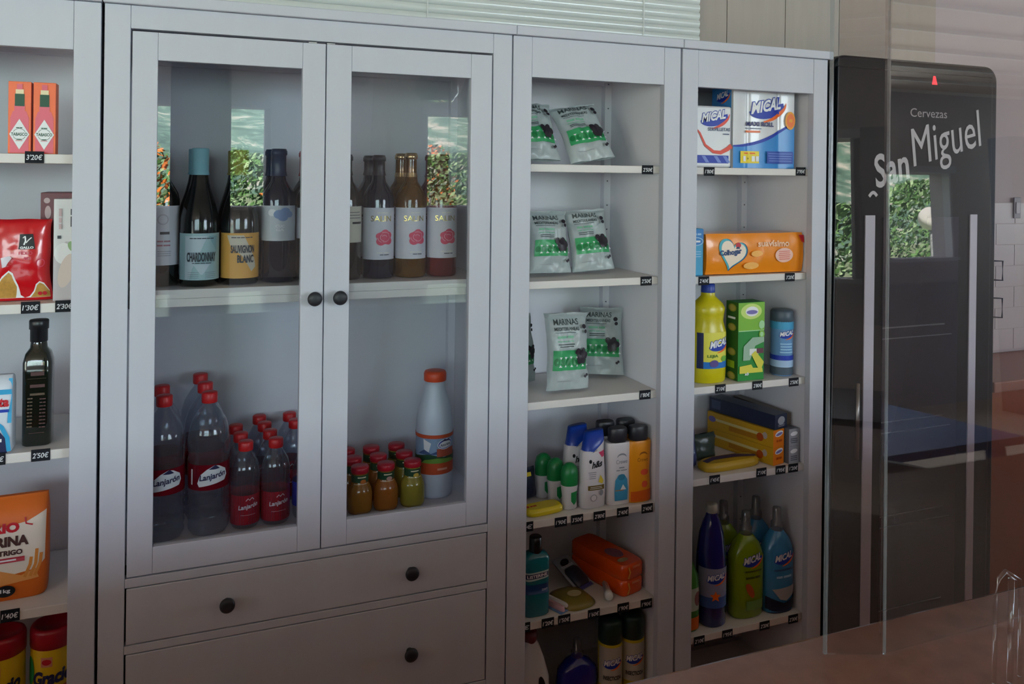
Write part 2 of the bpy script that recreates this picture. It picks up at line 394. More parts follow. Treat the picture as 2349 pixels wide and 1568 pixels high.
# glass door cabinet
cab = thing('glass_door_cabinet', 'wide white display cabinet with two glass doors above drawers', 'cabinet')
MB().box(-.0025, .9075, -.012, .345, 1.946, 1.969, WHITE).build('top_board', cab, .002)
post(0, .049, 0, 1.9455).build('post', cab, .0015); post(.8515, .9, 0, 1.9455).build('post', cab, .0015)
MB().box(.0493, .8512, .001, .021, 1.8975, 1.9455, WHITE).build('top_rail', cab, .001)
for q in ((.002, .04), (.86, .898)): MB().box(q[0], q[1], .0225, .335, 0, 1.945, INNER).build('side_panel', cab)
MB().box(.0405, .8595, .328, .334, .05, 1.945, INNER).build('back_panel', cab)
for q in ((.0405, .06), (.84, .8595)): MB().box(q[0], q[1], .305, .327, .81, 1.945, INNER).build('back_post', cab)
MB().box(.0405, .8595, .307, .327, 1.86, 1.945, INNER).build('back_rail', cab)
MB().box(.0405, .8595, .034, .304, 1.3275, 1.347, SHELF).build('shelf', cab, .001)
MB().box(.0405, .8595, .037, .052, 1.309, 1.327, SHELF).build('shelf_rail', cab, .001)
MB().box(.0405, .8595, .026, .327, .772, .795, INNER).build('bottom_board', cab)
MB().box(.0493, .8512, .0, .022, .7345, .7535, WHITE).build('middle_rail', cab, .001)
MB().box(.0493, .8512, .0, .022, .5965, .6135, WHITE).build('middle_rail', cab, .001)
MB().box(.0493, .8512, .0, .022, .355, .3735, WHITE).build('middle_rail', cab, .001)
MB().box(.0493, .8512, .0, .022, .07, .125, WHITE).build('base_rail', cab, .001)
MB().box(.0405, .8595, .030, .034, .07, .77, GAP).build('drawer_case', cab)  # dark sheet behind the drawers, paints the shade in their gaps
def knob(x, z, parent, y=0):
    MB().lathe([(.0, -.001), (.0075, -.001), (.0065, .010), (.0125, .014), (.0160, .0185), (.0158, .0225), (.013, .0255), (.006, .027), (0, .0272)], KNOB, 32, (x, y, z), 'y').build('knob', parent)
def door(x0, x1, g0, g1, kx):
    z0, z1 = .7565, 1.8925
    d = MB().box(x0, g0, 0, .020, z0, z1, WHITE).box(g1, x1, 0, .020, z0, z1, WHITE).build('door', cab, .0012)
    MB().box(g0+.0002, g1-.0002, .0003, .020, 1.834, z1, WHITE).build('rail', d, .0012)
    MB().box(g0+.0002, g1-.0002, .0003, .020, z0, .813, WHITE).build('rail', d, .0012)
    MB().box(g0-.003, g1+.003, .011, .015, .811, 1.836, PANE).build('glass_pane', d)
    knob(kx, 1.322, d)
    return d
door(.0525, .4488, .1015, .3985, .4280); door(.4512, .8482, .5075, .7950, .4840)
for x in (.42, .46): MB().box(x-.009, x+.009, .002, .02, 1.8930, 1.8950, mat('steel', 'c8c8cc', .3, metal=1)).build('catch_plate', cab)
for z0, z1 in ((.616, .732), (.376, .594), (.1275, .3525)):
    d = MB().box(.0525, .8482, 0, .020, z0, z1, WHITE).build('drawer', cab, .0015)
    for x in (.251, .6585): knob(x, (z0+z1)/2-.001, d)

# ------------------------------------------------------------------ blind above the cabinets
bl = thing('venetian_blind', 'white slatted blind hanging on the wall above the cabinets', 'blind', (.5, .335, 2.0))
SL = mat('blind_slat', 'c9ccca', .22, .6, noise=.03)
sl = MB()
for k in range(26):
    z = -.014+k*.0245; n = 8; vs = []
    for j in range(n+1):
        a = -1+2*j/n; y = -.0015-.006*(1-a*a)-.0035*a; vs += [(-.62, y, z+a*.0135), (1.166, y, z+a*.0135)]
    sl.add(vs, [(2*j, 2*j+1, 2*j+3, 2*j+2) for j in range(n)], SL, True)
sl.build('slats', bl)
cb = MB()
for x in (-.35, .275, .96): cb.box(x-.001, x+.001, -.0125, -.0110, -.025, .6, mat('cord', 'd0d0ce', .7))
cb.build('ladder_cords', bl)

# ------------------------------------------------------------------ beer cooler
BLK = mat('cooler_black', '0e1418', .3, .12, noise=.05)
DGL = mat('cooler_dark_glass', '1c2330', .06, .5)
STRIP = mat('cooler_strip_white', 'bcbccb', .35, .4, noise=.02)
cool = thing('drinks_cooler', 'tall black bar cooler with white lettering and two pale upright strips', 'cooler', (2.2335, .0, 0))
W_, H_ = .335, 1.965
body = MB(); pts = []
for (cx_, cz_, a0) in ((W_-.05, H_-.05, 0), (-W_+.05, H_-.05, 90)):
    for k in range(9):
        a = math.radians(a0+90*k/8); pts.append((cx_+.05*math.cos(a), cz_+.05*math.sin(a)))
pts += [(-W_, .03), (W_, .03)]; n = len(pts)
body.add([(x, 0, z) for x, z in pts]+[(x, .29, z) for x, z in pts], [tuple(range(n))[::-1], tuple(range(n, 2*n))]+[(k, (k+1) % n, (k+1) % n+n, k+n) for k in range(n)], BLK)
body.build('body', cool, .006)
dg = MB().box(-.325, .30, -.012, -.002, .10, 1.93, BLK); dg.build('door', cool, .004)
MB().box(-.15, .155, -.016, -.0125, .14, 1.49, DGL).build('glass_pane', cool)
for x, hw in ((-.201, .0185), (.2195, .015)): MB().box(x-hw, x+hw, -.0165, -.0125, .14, 1.497, STRIP).build('light_strip', cool, .001)
MB().tube([(-.255, -.03, .79), (-.255, -.03, 1.01)], .006, mat('handle_steel', '8c8c88', .3, metal=1)).build('handle', cool)
lw = mat('cooler_lettering', 'b9b9be', .5)
lt = MB(); d = Dec().text('Cervezas', .028, 1.806, .150, .026, mat('cooler_lettering_faint', '9c989c', .5), .0)
rot = math.radians(14)
d.text('San', -.118, 1.640, .135, .100, lw, .02, shear=.12, rot=rot); d.text('Miguel',   .105, 1.715, .290, .150, lw, .0, shear=.12, rot=rot)
d.ribbon([(-.205+.03*k/8, 1.552+.012*math.sin(k/8*3)) for k in range(9)], .010, lw)
d.bake(lt, flat(-.0125), 0); lt.build('lettering', cool)
lg = MB(); Dec().poly([(-.011, -.014), (.011, -.014), (.003, .012), (-.006, .012)], mat('red_lamp', 'ff2030', .4, emit=1.2)).bake(lg, flat(-.0125, .05, 1.908), 0)
lg.build('warning_light', cool)
WIRE = mat('wire_shelf', '6a6f76', .3, metal=.8)
for z in (.32, .60, .88, 1.16):
    b = MB()
    for yy in (-.0170, ): b.box(-.15, .10, yy, yy+.0005, z, z+.004, WIRE).box(-.15, .13, yy, yy+.0005, z-.032, z-.029, WIRE)
    b.build('shelf_rail', cool)

# back counter and wall pieces at the right edge
BW = mat('dark_brown_wood', '94502f', .45, .4, noise=.2, nscale=6, stretch=(1, 1, .2)); TOPW = mat('rose_brown_worktop', '9c6f60', .4, .4, noise=.08, nscale=30)
bc = thing('back_counter', 'brown counter with pinkish worktop against the wall right of the cooler', 'counter', (3.4, .1, 0))
MB().box(-.78, 1.6, -.05, .25, 0, .915, BW).build('cupboard', bc, .003); MB().box(-.80, 1.6, -.08, .255, .9155, .95, TOPW).build('worktop', bc, .004)
TIL = mat('grout', 'b3a6a6', .8)
tl = MB().box(2.72, 4.9, .353, .359, .96, 1.52, TIL)
TM = mat('white_wall_tile', 'b4aaad', .3, noise=.04)
for j in range(7):
    for i in range(11):
        x = 2.72+i*.2+(.1 if j % 2 else 0); tl.box(x+.0015, min(4.9, x+.1985), .350, .354, .961+j*.08, .961+j*.08+.077, TM)
tag(tl.build('trim_4', None), kind='structure')
sw = thing('wall_switch', 'small grey wall switch on the pale wall right of the cooler', 'switch', (3.125, .349, 1.50))
MB().box(-.018, .018, -.006, .0, -.04, .04, mat('switch_grey', '77737c', .4)).build('plate', sw, .002)
MB().box(-.010, .010, -.009, -.0062, -.022, .022, mat('switch_key', 'a5a0a8', .4)).build('rocker', sw, .001)
for z, l in ((1.265, 'upper'), (1.125, 'lower')):
    MB().tube([(-.0, .0, -.036), (-.0, -.045, -.036), (.0, -.045, .036), (.0, .0, .036)], .0035, mat('bracket_iron', '3c3a42', .4, metal=.6)).build('x', None, loc=(2.985, .349, z), rotz=.9)
    o = bpy.data.objects['x']; o.name = 'wall_bracket'; tag(o, l+' of two thin dark wall brackets just right of the cooler', 'bracket')

# ------------------------------------------------------------------ bar counter in front, with the clear screen on it
GRAN = mat('granite', '6f4638', .16, .5, noise=.30, nscale=38)
bar = thing('bar_counter', 'polished brown bar counter crossing the lower right corner', 'counter', (1.5, -1.45, 0))
MB().box(-4.4, 5.0, -.27, .285, 1.06, 1.10, GRAN).build('worktop', bar, .006)
MB().box(-4.3, 4.9, -.2, .2, 0, 1.0595, BW).build('base', bar)
CLR = clear('clear_screen', 'f3efee', 1.49, haze=.003, hcol='ffd8c8', refl=.85)
EDG = clear('clear_screen_edge', 'e2e6e8', 1.49, rough=.1, haze=.05)
scn = thing('clear_screen', 'clear upright acrylic screen standing on the bar counter at right', 'screen', (.789, -1.2, 1.1025), rx=math.radians(-2.2))
def lean(b, k=.0335):
    b.v = [(x+z*k, y, z) for x, y, z in b.v]; return b
lean(MB().box(.0015, .0575, -.003, .0, .0, .98, CLR), .036).build('side_pane', scn, rotz=math.radians(-21.84))
lean(MB().box(.0545, 3.4, -.0246, -.0216, .0, .98, CLR)).build('front_pane', scn)
lean(MB().box(-.0020, .0008, -.003, .0005, .0, .98, EDG)).build('pane_edge', scn)
lean(MB().box(.0540, .0575, -.0275, -.0250, .0, .98, EDG)).build('corner_strip', scn, .001)
hk = MB().tube([(0, 0, 0), (.0, 0, .085), (.004, .0, .104), (.014, 0, .110), (.034, 0, .098), (.036, 0, .08), (.036, 0, 0)], .0022, CLR, 12).tube([(.017, -.004, 0), (.017, -.004, .104)], .003, CLR, 12)
tag(hk.build('clear_stand', None, loc=(.913, -1.30, 1.101)), 'clear bent plastic stand at the lower right on the bar counter', 'stand')

# ------------------------------------------------------------------ things of the dining room that the glass mirrors
SMOKE = clear('smoked_lamp_glass', '8a8686', 1.5, haze=.35, hcol='55555a')
def pendant(x, y, z, prof, label):
    t = thing('pendant_lamp', label, 'lamp', (x, y, z))
    MB().lathe(prof, SMOKE, 28).build('shade', t)
    MB().lathe([(0, .10), (.018, .10), (.022, .16), (.012, .2), (.003, .21), (.003, 2.72-z)], pk, 14).build('cable', t)
pendant(1.60, -3.0, 2.05, [(.10, .0), (.135, .05), (.13, .11), (.09, .17), (.02, .20)], 'round smoked glass pendant mirrored in the right cabinet door')
pendant(1.78, -2.9, 1.95, [(.045, 0), (.062, .07), (.055, .16), (.03, .22), (.01, .25)], 'narrow smoked glass pendant mirrored in the right cabinet door')
tag(MB().box(1.02, 1.172, -3.1, -2.95, 2.13, 2.35, mat('speaker_grey', '8a8890', .7)).build('wall_speaker', None, .004), 'grey box hanging high behind the camera mirrored at the right door', 'speaker')
def black_pendant(x, y, z, label):
    t = thing('pendant_lamp', label, 'lamp', (x, y, z))
    MB().lathe([(.11, 0), (.09, .09), (.05, .17), (.018, .27), (.012, .36)], pk, 20).build('shade', t)
    MB().lathe([(.003, .36), (.003, 2.72-z)], pk, 8).build('cable', t)
black_pendant(5.15, -2.5, 1.86, 'black bell pendant mirrored in the cooler lettering')
black_pendant(5.35, -3.0, 1.84, 'black bell pendant mirrored beside the lettering further back')
black_pendant(7.40, -4.0, 1.45, 'small black pendant mirrored at the right side of the cooler')
TBL = mat('table_blue', '4b67a8', .4); CH = mat('chair_wood', '9a4a1c', .4)
def table(x, y, label, m):
    t = thing('dining_table', label, 'table', (x, y, 0))
    MB().box(-.45, .45, -.4, .4, .72, .75, m).build('tabletop', t, .003)
    for a in (-.38, .38):
        for b in (-.33, .33): MB().box(a-.025, a+.025, b-.025, b+.025, 0, .719, m).build('leg', t)
def chair(x, y, rz, label, m):
    t = thing('dining_chair', label, 'chair', (x, y, 0), rz)
    MB().box(-.2, .2, -.2, .2, .43, .46, m).build('seat', t, .008); MB().loft([(.55, .17, .012), (.7, .2, .012), (.84, .19, .012), (.88, .12, .01)], m).build('backrest', t)
    for a in (-.17, .17):
        for b in (-.17, .17): MB().lathe([(.012, 0), (.015, .429)], m, 8, (a, b, 0)).build('leg', t)
        MB().lathe([(.01, .461), (.01, .60)], m, 8, (a*.8, 0, 0)).build('stile', t)
table(5.0, -3.4, 'blue table mirrored in the cooler glass', TBL); table(2.7, -3.2, 'blue table mirrored at the wine bottles', TBL)
table(.9, -4.6, 'dark table mirrored behind the yellow labelled wine', mat('table_dark', '2a2422', .4))
chair(5.1, -2.4, .3, 'orange wooden chair mirrored in the cooler glass', CH); chair(2.05, -2.4, 1.2, 'dark wooden chair mirrored at the cabinet', mat('chair_dark', '2a1c16', .4))

# ------------------------------------------------------------------ garden and hills outside the windows
GR = mat('lawn', '7c8a68', .9, noise=.3, nscale=2); HILL = mat('scrub_hill', '5f7466', .95, noise=.0)
def hillmat():
    n = HILL.node_tree.nodes; L = HILL.node_tree.links; b = n['Principled BSDF']
    tc = n.new('ShaderNodeTexCoord'); t = n.new('ShaderNodeTexNoise'); t.inputs['Scale'].default_value = .35; t.inputs['Detail'].default_value = 8; t.inputs['Roughness'].default_value = .7
    L.new(tc.outputs['Object'], t.inputs[0]); r = n.new('ShaderNodeValToRGB'); L.new(t.outputs[0], r.inputs[0]); L.new(r.outputs[0], b.inputs[0])
    e = r.color_ramp.elements; e[0].position = .36; e[0].color = srgb('2c4a3c'); e[1].position = .64; e[1].color = srgb('b9b5a8')
    k = r.color_ramp.elements.new(.52); k.color = srgb('5a7a68')
hillmat()
from mathutils import noise as N_
g = MB(); nu, nv = 70, 22; vs = []
for j in range(nv+1):
    for i in range(nu+1):
        x = -90+260*i/nu; y = -55-90*j/nv; t = j/nv
        h = -1+38*t**1.1*(.75+.5*N_.noise(Vector((x*.012, y*.01, 2))))+5*N_.noise(Vector((x*.06, y*.06, 5)))*min(1, t*4)
        vs.append((x, y, h))
g.add(vs, [(j*(nu+1)+i, j*(nu+1)+i+1, (j+1)*(nu+1)+i+1, (j+1)*(nu+1)+i) for j in range(nv) for i in range(nu)], HILL, True)
tag(g.build('hills', None), kind='structure')
tag(MB().box(-12, 20, -8.8, -6.25, -.049, -.02, mat('terrace_paving', 'b9b4b0', .8, noise=.08)).build('terrace', None), kind='structure')
tag(MB().box(-60, 80, -60, -6.25, -.3, -.05, GR).build('lawn', None), kind='structure')
LEAF = [mat('leaf_green', '5c8848', .6, noise=.2), mat('leaf_dark', '38602f', .6, noise=.2), mat('leaf_pale', '9ab888', .6), mat('blossom_orange', 'e07a2c', .6)]
def shrub(rx, ry, h, nleaf, mix, seed):
    rd = random.Random(seed); b = MB()
    for _ in range(nleaf):
        a = rd.uniform(0, 2*PI); t = rd.random(); rr = (rd.random()**.35)*math.sqrt(max(0, 1-(abs(t-.45)/.56)**2.4))
        p = Vector((rx*rr*math.cos(a), ry*rr*math.sin(a), h*t+.05)); s = rd.uniform(.03, .07)
        q = Vector((rd.gauss(0, 1), rd.gauss(0, 1), rd.gauss(0, 1))).normalized(); v = q.orthogonal().normalized(); u = q.cross(v)
        b.add([p-v*s, p+u*s*.45, p+v*s, p-u*s*.45], [(0, 1, 2, 3)], LEAF[rd.choices(range(4), mix)[0]])
    return b
sa = shrub(1.0, .8, 1.85, 3600, (5, 4, 3, .05), 1).build('shrub', None, loc=(.7, -10.2, 0))
tag(sa, 'green garden shrub mirrored in the left glass door beside the yellow label', 'shrub', 'garden shrubs outside the windows')
for x, y, sx, l in ((-1.4, -10.8, 1.1, 'green garden shrub mirrored at the very left of the glass door'), (2.35, -12.4, 1.0, 'green garden shrub half hidden behind the window wall'), (4.0, -10.3, 1.0, 'green garden shrub mirrored low in the right glass door'),
                 (6.1, -10.8, 1.25, 'green garden shrub mirrored at the right edge of the glass door'), (9.3, -12.0, .95, 'green garden shrub mirrored in the clear screen left of the lamp globe'), (12.6, -11.8, 1.25, 'green garden shrub mirrored in the clear screen right of the lamp globe')):
    o = sa.copy(); COL.objects.link(o); o.location = (x, y, 0); o.scale = (1, 1, sx); o['label'] = l
ob = shrub(.45, .35, 1.95, 900, (2, 1, 1, 6), 4).build('flowering_bush', None, loc=(-.32, -9.2, 0)); tag(ob, 'orange flowering bush mirrored at the left edge of the left door', 'bush', 'orange bushes')
o = ob.copy(); COL.objects.link(o); o.location = (4.3, -12.2, 0); o.scale = (1, 1, 1.05); o['label'] = 'orange flowering bush mirrored behind the small lamp globe'
def globe(x, y, z, label, r=.16):
    t = thing('garden_lamp', label, 'lamp', (x, y, 0))
    MB().lathe([(0, z-r)]+[(r*math.sin(PI*k/14), z-r*math.cos(PI*k/14)) for k in range(1, 14)]+[(0, z+r)], mat('globe_white', 'f4f2ea', .3), 24).build('globe', t)
    MB().lathe([(.03, 0), (.025, z-r)], mat('lamp_post_grey', '9aa0a0', .5), 12).build('pole', t)
globe(3.95, -11.3, 1.62, 'white globe garden lamp mirrored in the right glass door', .11); globe(10.85, -10.0, 1.68, 'white globe garden lamp mirrored in the clear screen', .18)
# ================================================================== goods in the left bookcase
def rbox(x0, x1, y0, y1, z0, z1, m): return MB().box(x0, x1, y0, y1, z0, z1, m)
ORB = mat('card_orange', 'f0641e', .4, noise=.03); SAU = mat('sauce_red', 'd8425a', .35)
def sauce(x, label):
    t = thing('sauce_box', label, 'box', (x, .045, 1.6345), group='orange pepper sauce boxes')
    rbox(-.0203, .0203, 0, .0406, 0, .146, ORB).build('carton', t, .0008)
    d = Dec()
    d.poly([(-.0165, 0.001), (.0165, .001), (.0165, .072), (.012, .086), (-.012, .086), (-.0165, .072)], SAU)
    d.rect(-.0095, .085, .0095, .100, SAU); d.rect(-.0085, .096, .0085, .121, pdg); d.rect(-.0072, .121, .0072, .130, P_('cream', 'ead9b0')); d.rect(-.005, .130, .005, .141, SAU)
    d.poly([(0, .008), (.0178, .039), (0, .070), (-.0178, .039)], pw); d.ell(0, .039, .0118, .0118, pdg); d.ell(0, .039, .0110, .0110, pw)
    d.rect(-.015, .0345, .015, .0435, pw); d.text('TABASCO', 0, .039, .029, .0065, pdg, .03); d.blur(0, .052, .012, .003, pdg, words=2); d.blur(0, .0285, .010, .003, pdg, words=1); d.rect(-.006, .0255, .006, .0265, pr)
    mb = MB(); d.bake(mb, flat(0), 0); mb.build('front_print', t)
sauce(-.157, 'left one of two orange sauce boxes on the top left shelf'); sauce(-.1125, 'right one of two orange sauce boxes on the top left shelf')

def bagmap(w, h, t, seed, wr=.004, top=.014, bot=.35, fold=0):
    o3 = Vector((seed*3.1, seed*1.7, 0))
    def f(u, v, o):
        a = min(1, abs(2*u/w)); q = max(0, min(1, v/h))
        e = (1-a**3)**.55 * (max(0, math.sin(PI*min(1, (q*(1-top*2))+.0)))**.45 if q > .5 else bot+(1-bot)*math.sin(PI*q)**.6)
        if q > 1-top*1.2: e *= .12
        k = (1-.10*math.sin(PI*q))
        n = N_.noise(Vector((u*28, v*28, seed))+o3)*wr+N_.noise(Vector((u*75, v*60, seed+4))+o3)*wr*.45
        y = -(t/2*e+n*(.4+.6*(1-a)))-o
        y += fold*max(0, q-.72)**1.5*h
        return (u*k+.004*N_.noise(Vector((u*9, v*22, seed))), y, v+(.003*N_.noise(Vector((u*30, seed, 0))) if q > .97 else 0))
    return f
def bag_mesh(w, h, t, m, mf, nu=26, nv=34):
    b = MB(); b.sheet(mf, -w/2, w/2, 0, h, nu, nv, m)
    back = lambda u, v, o: (lambda p, q: (p[0], min(t*.5, -q[1]*.9) if abs(2*u/w) < .99 else p[1], p[2]))(mf(u, v, 0), mf(u, v, 0))
    b.sheet(back, -w/2, w/2, 0, h, nu, nv, m, flip=True); return b
# pasta bag
RB = mat('bag_red', 'c8101c', .22, .6, noise=.05, coat=.4); PAS = mat('pasta_gold', 'b98a3e', .5, noise=.35, nscale=160)
t = thing('pasta_bag', 'glossy red noodle bag with a black emblem on the second left shelf', 'bag', (-.163, .085, 1.331))
mf = bagmap(.128, .168, .045, 3, .003); bag_mesh(.128, .168, .045, RB, mf).build('bag', t)
d = Dec(); T = lambda px, py: ((px-118)/1148*1.0+.0635, .0)   # not used for layout, kept for scale notes
d.poly([(-.064, .006), (.060, .006), (.060, .020), (.052, .036), (.044, .040), (.036, .034), (.030, .020), (.022, .009), (.014, .006), (.006, .012), (.002, .034), (-.006, .058), (-.014, .064), (-.026, .052), (-.038, .030), (-.064, .010)], pw)
d.poly([(-.064, .0065), (-.002, .0065), (-.0005, .030), (-.008, .054), (-.014, .060), (-.026, .047), (-.038, .026), (-.064, .0075)], PAS)
d.poly([(.024, .0065), (.060, .0065), (.060, .018), (.051, .033), (.044, .037), (.038, .032), (.032, .018)], PAS)
d.poly([(.004, .107), (.036, .107), (.032, .138), (.006, .138)], pk)
d.ribbon([(.014, .116), (.017, .124), (.016, .134)], .003, pw); d.ribbon([(.018, .120), (.023, .126), (.029, .131)], .002, pw); d.ribbon([(.012, .130), (.015, .133), (.018, .129)], .002, pw)
d.text('GALLO', .020, .1105, .026, .0048, pw, .05)
d.text('FIDEO', .018, .099, .026, .0065, ppk, .01); d.text('Nº2', .022, .0885, .014, .0055, ppk, .03)
d.ell(.047, .078, .008, .0085, ppk); d.ell(.047, .078, .0068, .0072, RB); d.ell(.042, .0145, .004, .004, pr); d.ell(.051, .0145, .004, .004, pr)
d.poly([(-.030, .090), (-.012, .094), (-.008, .090), (-.016, .080), (-.020, .072), (-.026, .070), (-.028, .078)], P_('foil', 'd6cdd6', .2))
mb = MB(); d.bake(mb, mf, .006, .006, off=.0007); mb.build('print', t)
RBX = mat('card_dark_red', '6a1424', .4, noise=.05); WBX = mat('card_white', 'd9d8da', .4, noise=.03)
t = thing('rice_box', 'tall white carton with a pale garlic picture beside the pasta', 'box', (-.0725, .055, 1.3305))
rbox(-.0225, .0225, 0, .055, 0, .211, WBX).build('carton', t, .0008)
mb = MB(); d = Dec(); d.poly([(-.0225, .0), (.014, 0), (.018, .05), (.0225, .11), (.0225, .121), (0, .123), (-.018, .10), (-.0225, .09)], P_('soft_grey', 'c3bcc0'))
d.ell(-.004, .098, .017, .022, pw); d.ell(.002, .062, .014, .036, P_('garlic', 'd9c8c0'), rot=-.25); d.ell(.013, .112, .008, .012, P_('leaf_print', '8fae7c'), rot=.5); d.ell(.018, .1, .004, .010, P_('ochre', 'd9a05a'))
d.poly([(.012, .211), (.0225, .211), (.0225, .178), (.018, .182)], P_('amber', 'e0a030'))
d.blur(.0105, .172, .040, .0055, P_('ink', '3a3a44'), rot=-PI/2, words=2); d.blur(-.012, .132, .008, .010, P_('ink', '3a3a44'), rot=-PI/2, words=1); d.blur(-.010, .170, .045, .008, P_('dust', 'c9b0b4'), rot=-PI/2, words=3)
d.bake(mb, flat(0), 0); mb.build('front_print', t)
t = thing('food_box', 'dark red carton standing behind the white garlic carton', 'box', (-.097, .14, 1.3305)); rbox(-.034, .034, 0, .1, 0, .222, RBX).build('carton', t, .0008)
mb = MB(); Dec().ell(-.022, .205, .006, .006, P_('dust', 'c9b0b4')).ell(-.020, .180, .006, .014, P_('dust', 'c9b0b4')).bake(mb, flat(0), 0); mb.build('front_print', t)
# sugar pack
SUG = mat('pack_white', 'cfd6e2', .45, noise=.04)
t = thing('sugar_pack', 'white and blue paper pack cut off at the left edge', 'pack', (-.205, .065, 1.0305))
MB().loft([(0, .040, .026), (.004, .042, .028), (.13, .042, .028), (.148, .041, .018), (.153, .040, .006)], SUG, n=6).build('pack', t)
mf = lambda u, v, o: (u, -.0282-o+max(0, v-.13)*.6, v); d = Dec()
d.poly([(-.04, 0), (.034, 0), (.030, .03), (.012, .055), (-.04, .07)], pnv); d.ribbon([(-.04, .085), (.0, .075), (.024, .052), (.034, .03), (.037, .003)], .008, P_('cyan', '2f9fd0'))
d.rect(.034, .06, .041, .148, P_('cyan', '2f9fd0')); d.rect(-.04, .118, .041, .128, P_('cyan', '2f9fd0')); d.text('Acosta', .004, .103, .066, .020, pr, .05, shear=.1); d.rect(-.035, .082, .036, .088, pb)
d.blur(-.004, .026, .060, .010, pw, words=2)
mb = MB(); d.bake(mb, mf, .02); mb.build('front_print', t)
# oil bottle
OIL = mat('dark_oil_glass', '0e1712', .07, .6, coat=.5)
t = thing('oil_bottle', 'square dark green oil bottle with black stopper on the third left shelf', 'bottle', (-.124, .088, 1.0305))
MB().loft([(0, .024, .024), (.003, .0275, .0275), (.172, .0275, .0275), (.190, .023, .023), (.200, .0165, .0165, 0, 2.1), (.215, .0150, .0150, 0, 2)], OIL, n=5).build('body', t)
MB().lathe([(.0152, .212), (.0165, .213), (.0165, .238), (.0185, .239), (.0185, .256), (.017, .258), (0, .258)], mat('stopper_black', '17181d', .35), 28).build('stopper', t)
d = Dec(); gp = mat('worn_gold', '54402e', .5); gp2 = mat('worn_red', '4a2626', .5)
d.blur(.002, .150, .030, .012, gp2, words=1); d.rect(-.016, .140, .018, .1405, gp); d.blur(.002, .125, .032, .010, gp2, words=1); d.blur(.002, .108, .030, .007, gp, words=1)
for k in range(9): d.blur(-.011, .100-k*.007, .010, .0045, gp, words=2); d.blur(.012, .098-k*.007, .012, .004, gp2, words=2)
d.rect(-.012, .03, .016, .031, gp2); mb = MB(); d.bake(mb, lambda u, v, o: (u, -.0275-o, v), 0); mb.build('label', t)
# flour
FL = mat('paper_flour_white', 'e2d6c6', .6, noise=.03); FO = P_('flour_orange', 'd96a1c', .5)
t = thing('flour_bag', 'orange and cream paper flour bag on the fourth left shelf', 'bag', (-.172, .115, .7115), rotz=.05)
fs = [(0, .062, .034), (.006, .066, .037), (.05, .068, .038), (.16, .068, .036), (.185, .067, .026), (.200, .066, .010), (.206, .066, .006)]
MB().loft(fs, FO, n=5).build('bag', t); mf = sup(fs, 5)
d = Dec(); d.poly([(-.060, .045), (.05, .060), (.062, .075), (.064, .176), (.03, .160), (-.0, .155), (-.060, .152)], FL)
d.poly([(-.060, .040), (-.02, .065), (.02, .050), (.045, .060), (.052, .040), (-.06, .03)], P_('wheat_wash', 'e39a55'))
for k, (a, b) in enumerate(((.048, .10), (.038, .085), (.056, .09))): d.ribbon([(a-.012, .045), (a-.002, .07), (a, b)], .006, P_('wheat', 'd98a3c'))
d.text('RIO', -.008, .151, .048, .021, pr, .06); d.ribbon([(-.040, .152), (-.030, .160), (-.028, .168)], .003, pr); d.ribbon([(.026, .168), (.028, .156), (.040, .152)], .003, pr)
d.text('HARINA', -.014, .123, .094, .021, P_('flour_brown', '4a2c28'), .05); d.text('DE TRIGO', -.010, .1, .064, .011, P_('flour_brown', '4a2c28'), .04)
d.rect(-.050, .080, .026, .090, P_('flour_rose', 'b03040')); d.blur(-.010, .085, .046, .005, pw, words=1); d.ell(-.008, .022, .018, .012, pk); d.text('1kg', -.008, .022, .018, .010, pw, .03)
mb = MB(); d.bake(mb, mf, .005, .008, off=.0008); mb.build('front_print', t)
# cocoa/snack jars at the bottom
JY = mat('jar_yellow', 'd9b51c', .35, noise=.05); JR = mat('jar_lid_red', '9c1224', .35)
def jar(x, y, label):
    t = thing('cereal_jar', label, 'jar', (x, y, .4005), group='yellow jars with red lids')
    MB().lathe([(.040, 0), (.042, .004), (.042, .20), (.039, .208)], JY, 40).build('body', t)
    MB().lathe([(.041, .205), (.0435, .207), (.0435, .238), (.041, .244), (.034, .2455), (.033, .242), (0, .242)], JR, 40).build('lid', t)
    d = Dec(); mf = cyl(.042)
    d.rect(-.018, .172, .004, .192, P_('jar_rose', 'cf8a70')); d.ell(-.007, .182, .009, .006, pr); d.text('Gracio', .004, .150, .078, .030, pnv, .05, shear=.2, rot=.08)
    d.ell(-.046, .16, .012, .03, pg); d.ell(.012, .108, .030, .022, P_('jar_brown', 'b0562c')); d.ell(-.014, .098, .02, .015, P_('jar_orange', 'e08a30')); d.ell(.030, .120, .012, .010, P_('jar_brown', 'b0562c')); d.blur(.006, .070, .05, .014, pr, words=1)
    mb = MB(); d.bake(mb, mf, .005); mb.build('label', t)
jar(-.092, .095, 'yellow jar with red lid in the lower left corner, nearer the post'); jar(-.184, .088, 'yellow jar with red lid cut by the left picture edge')

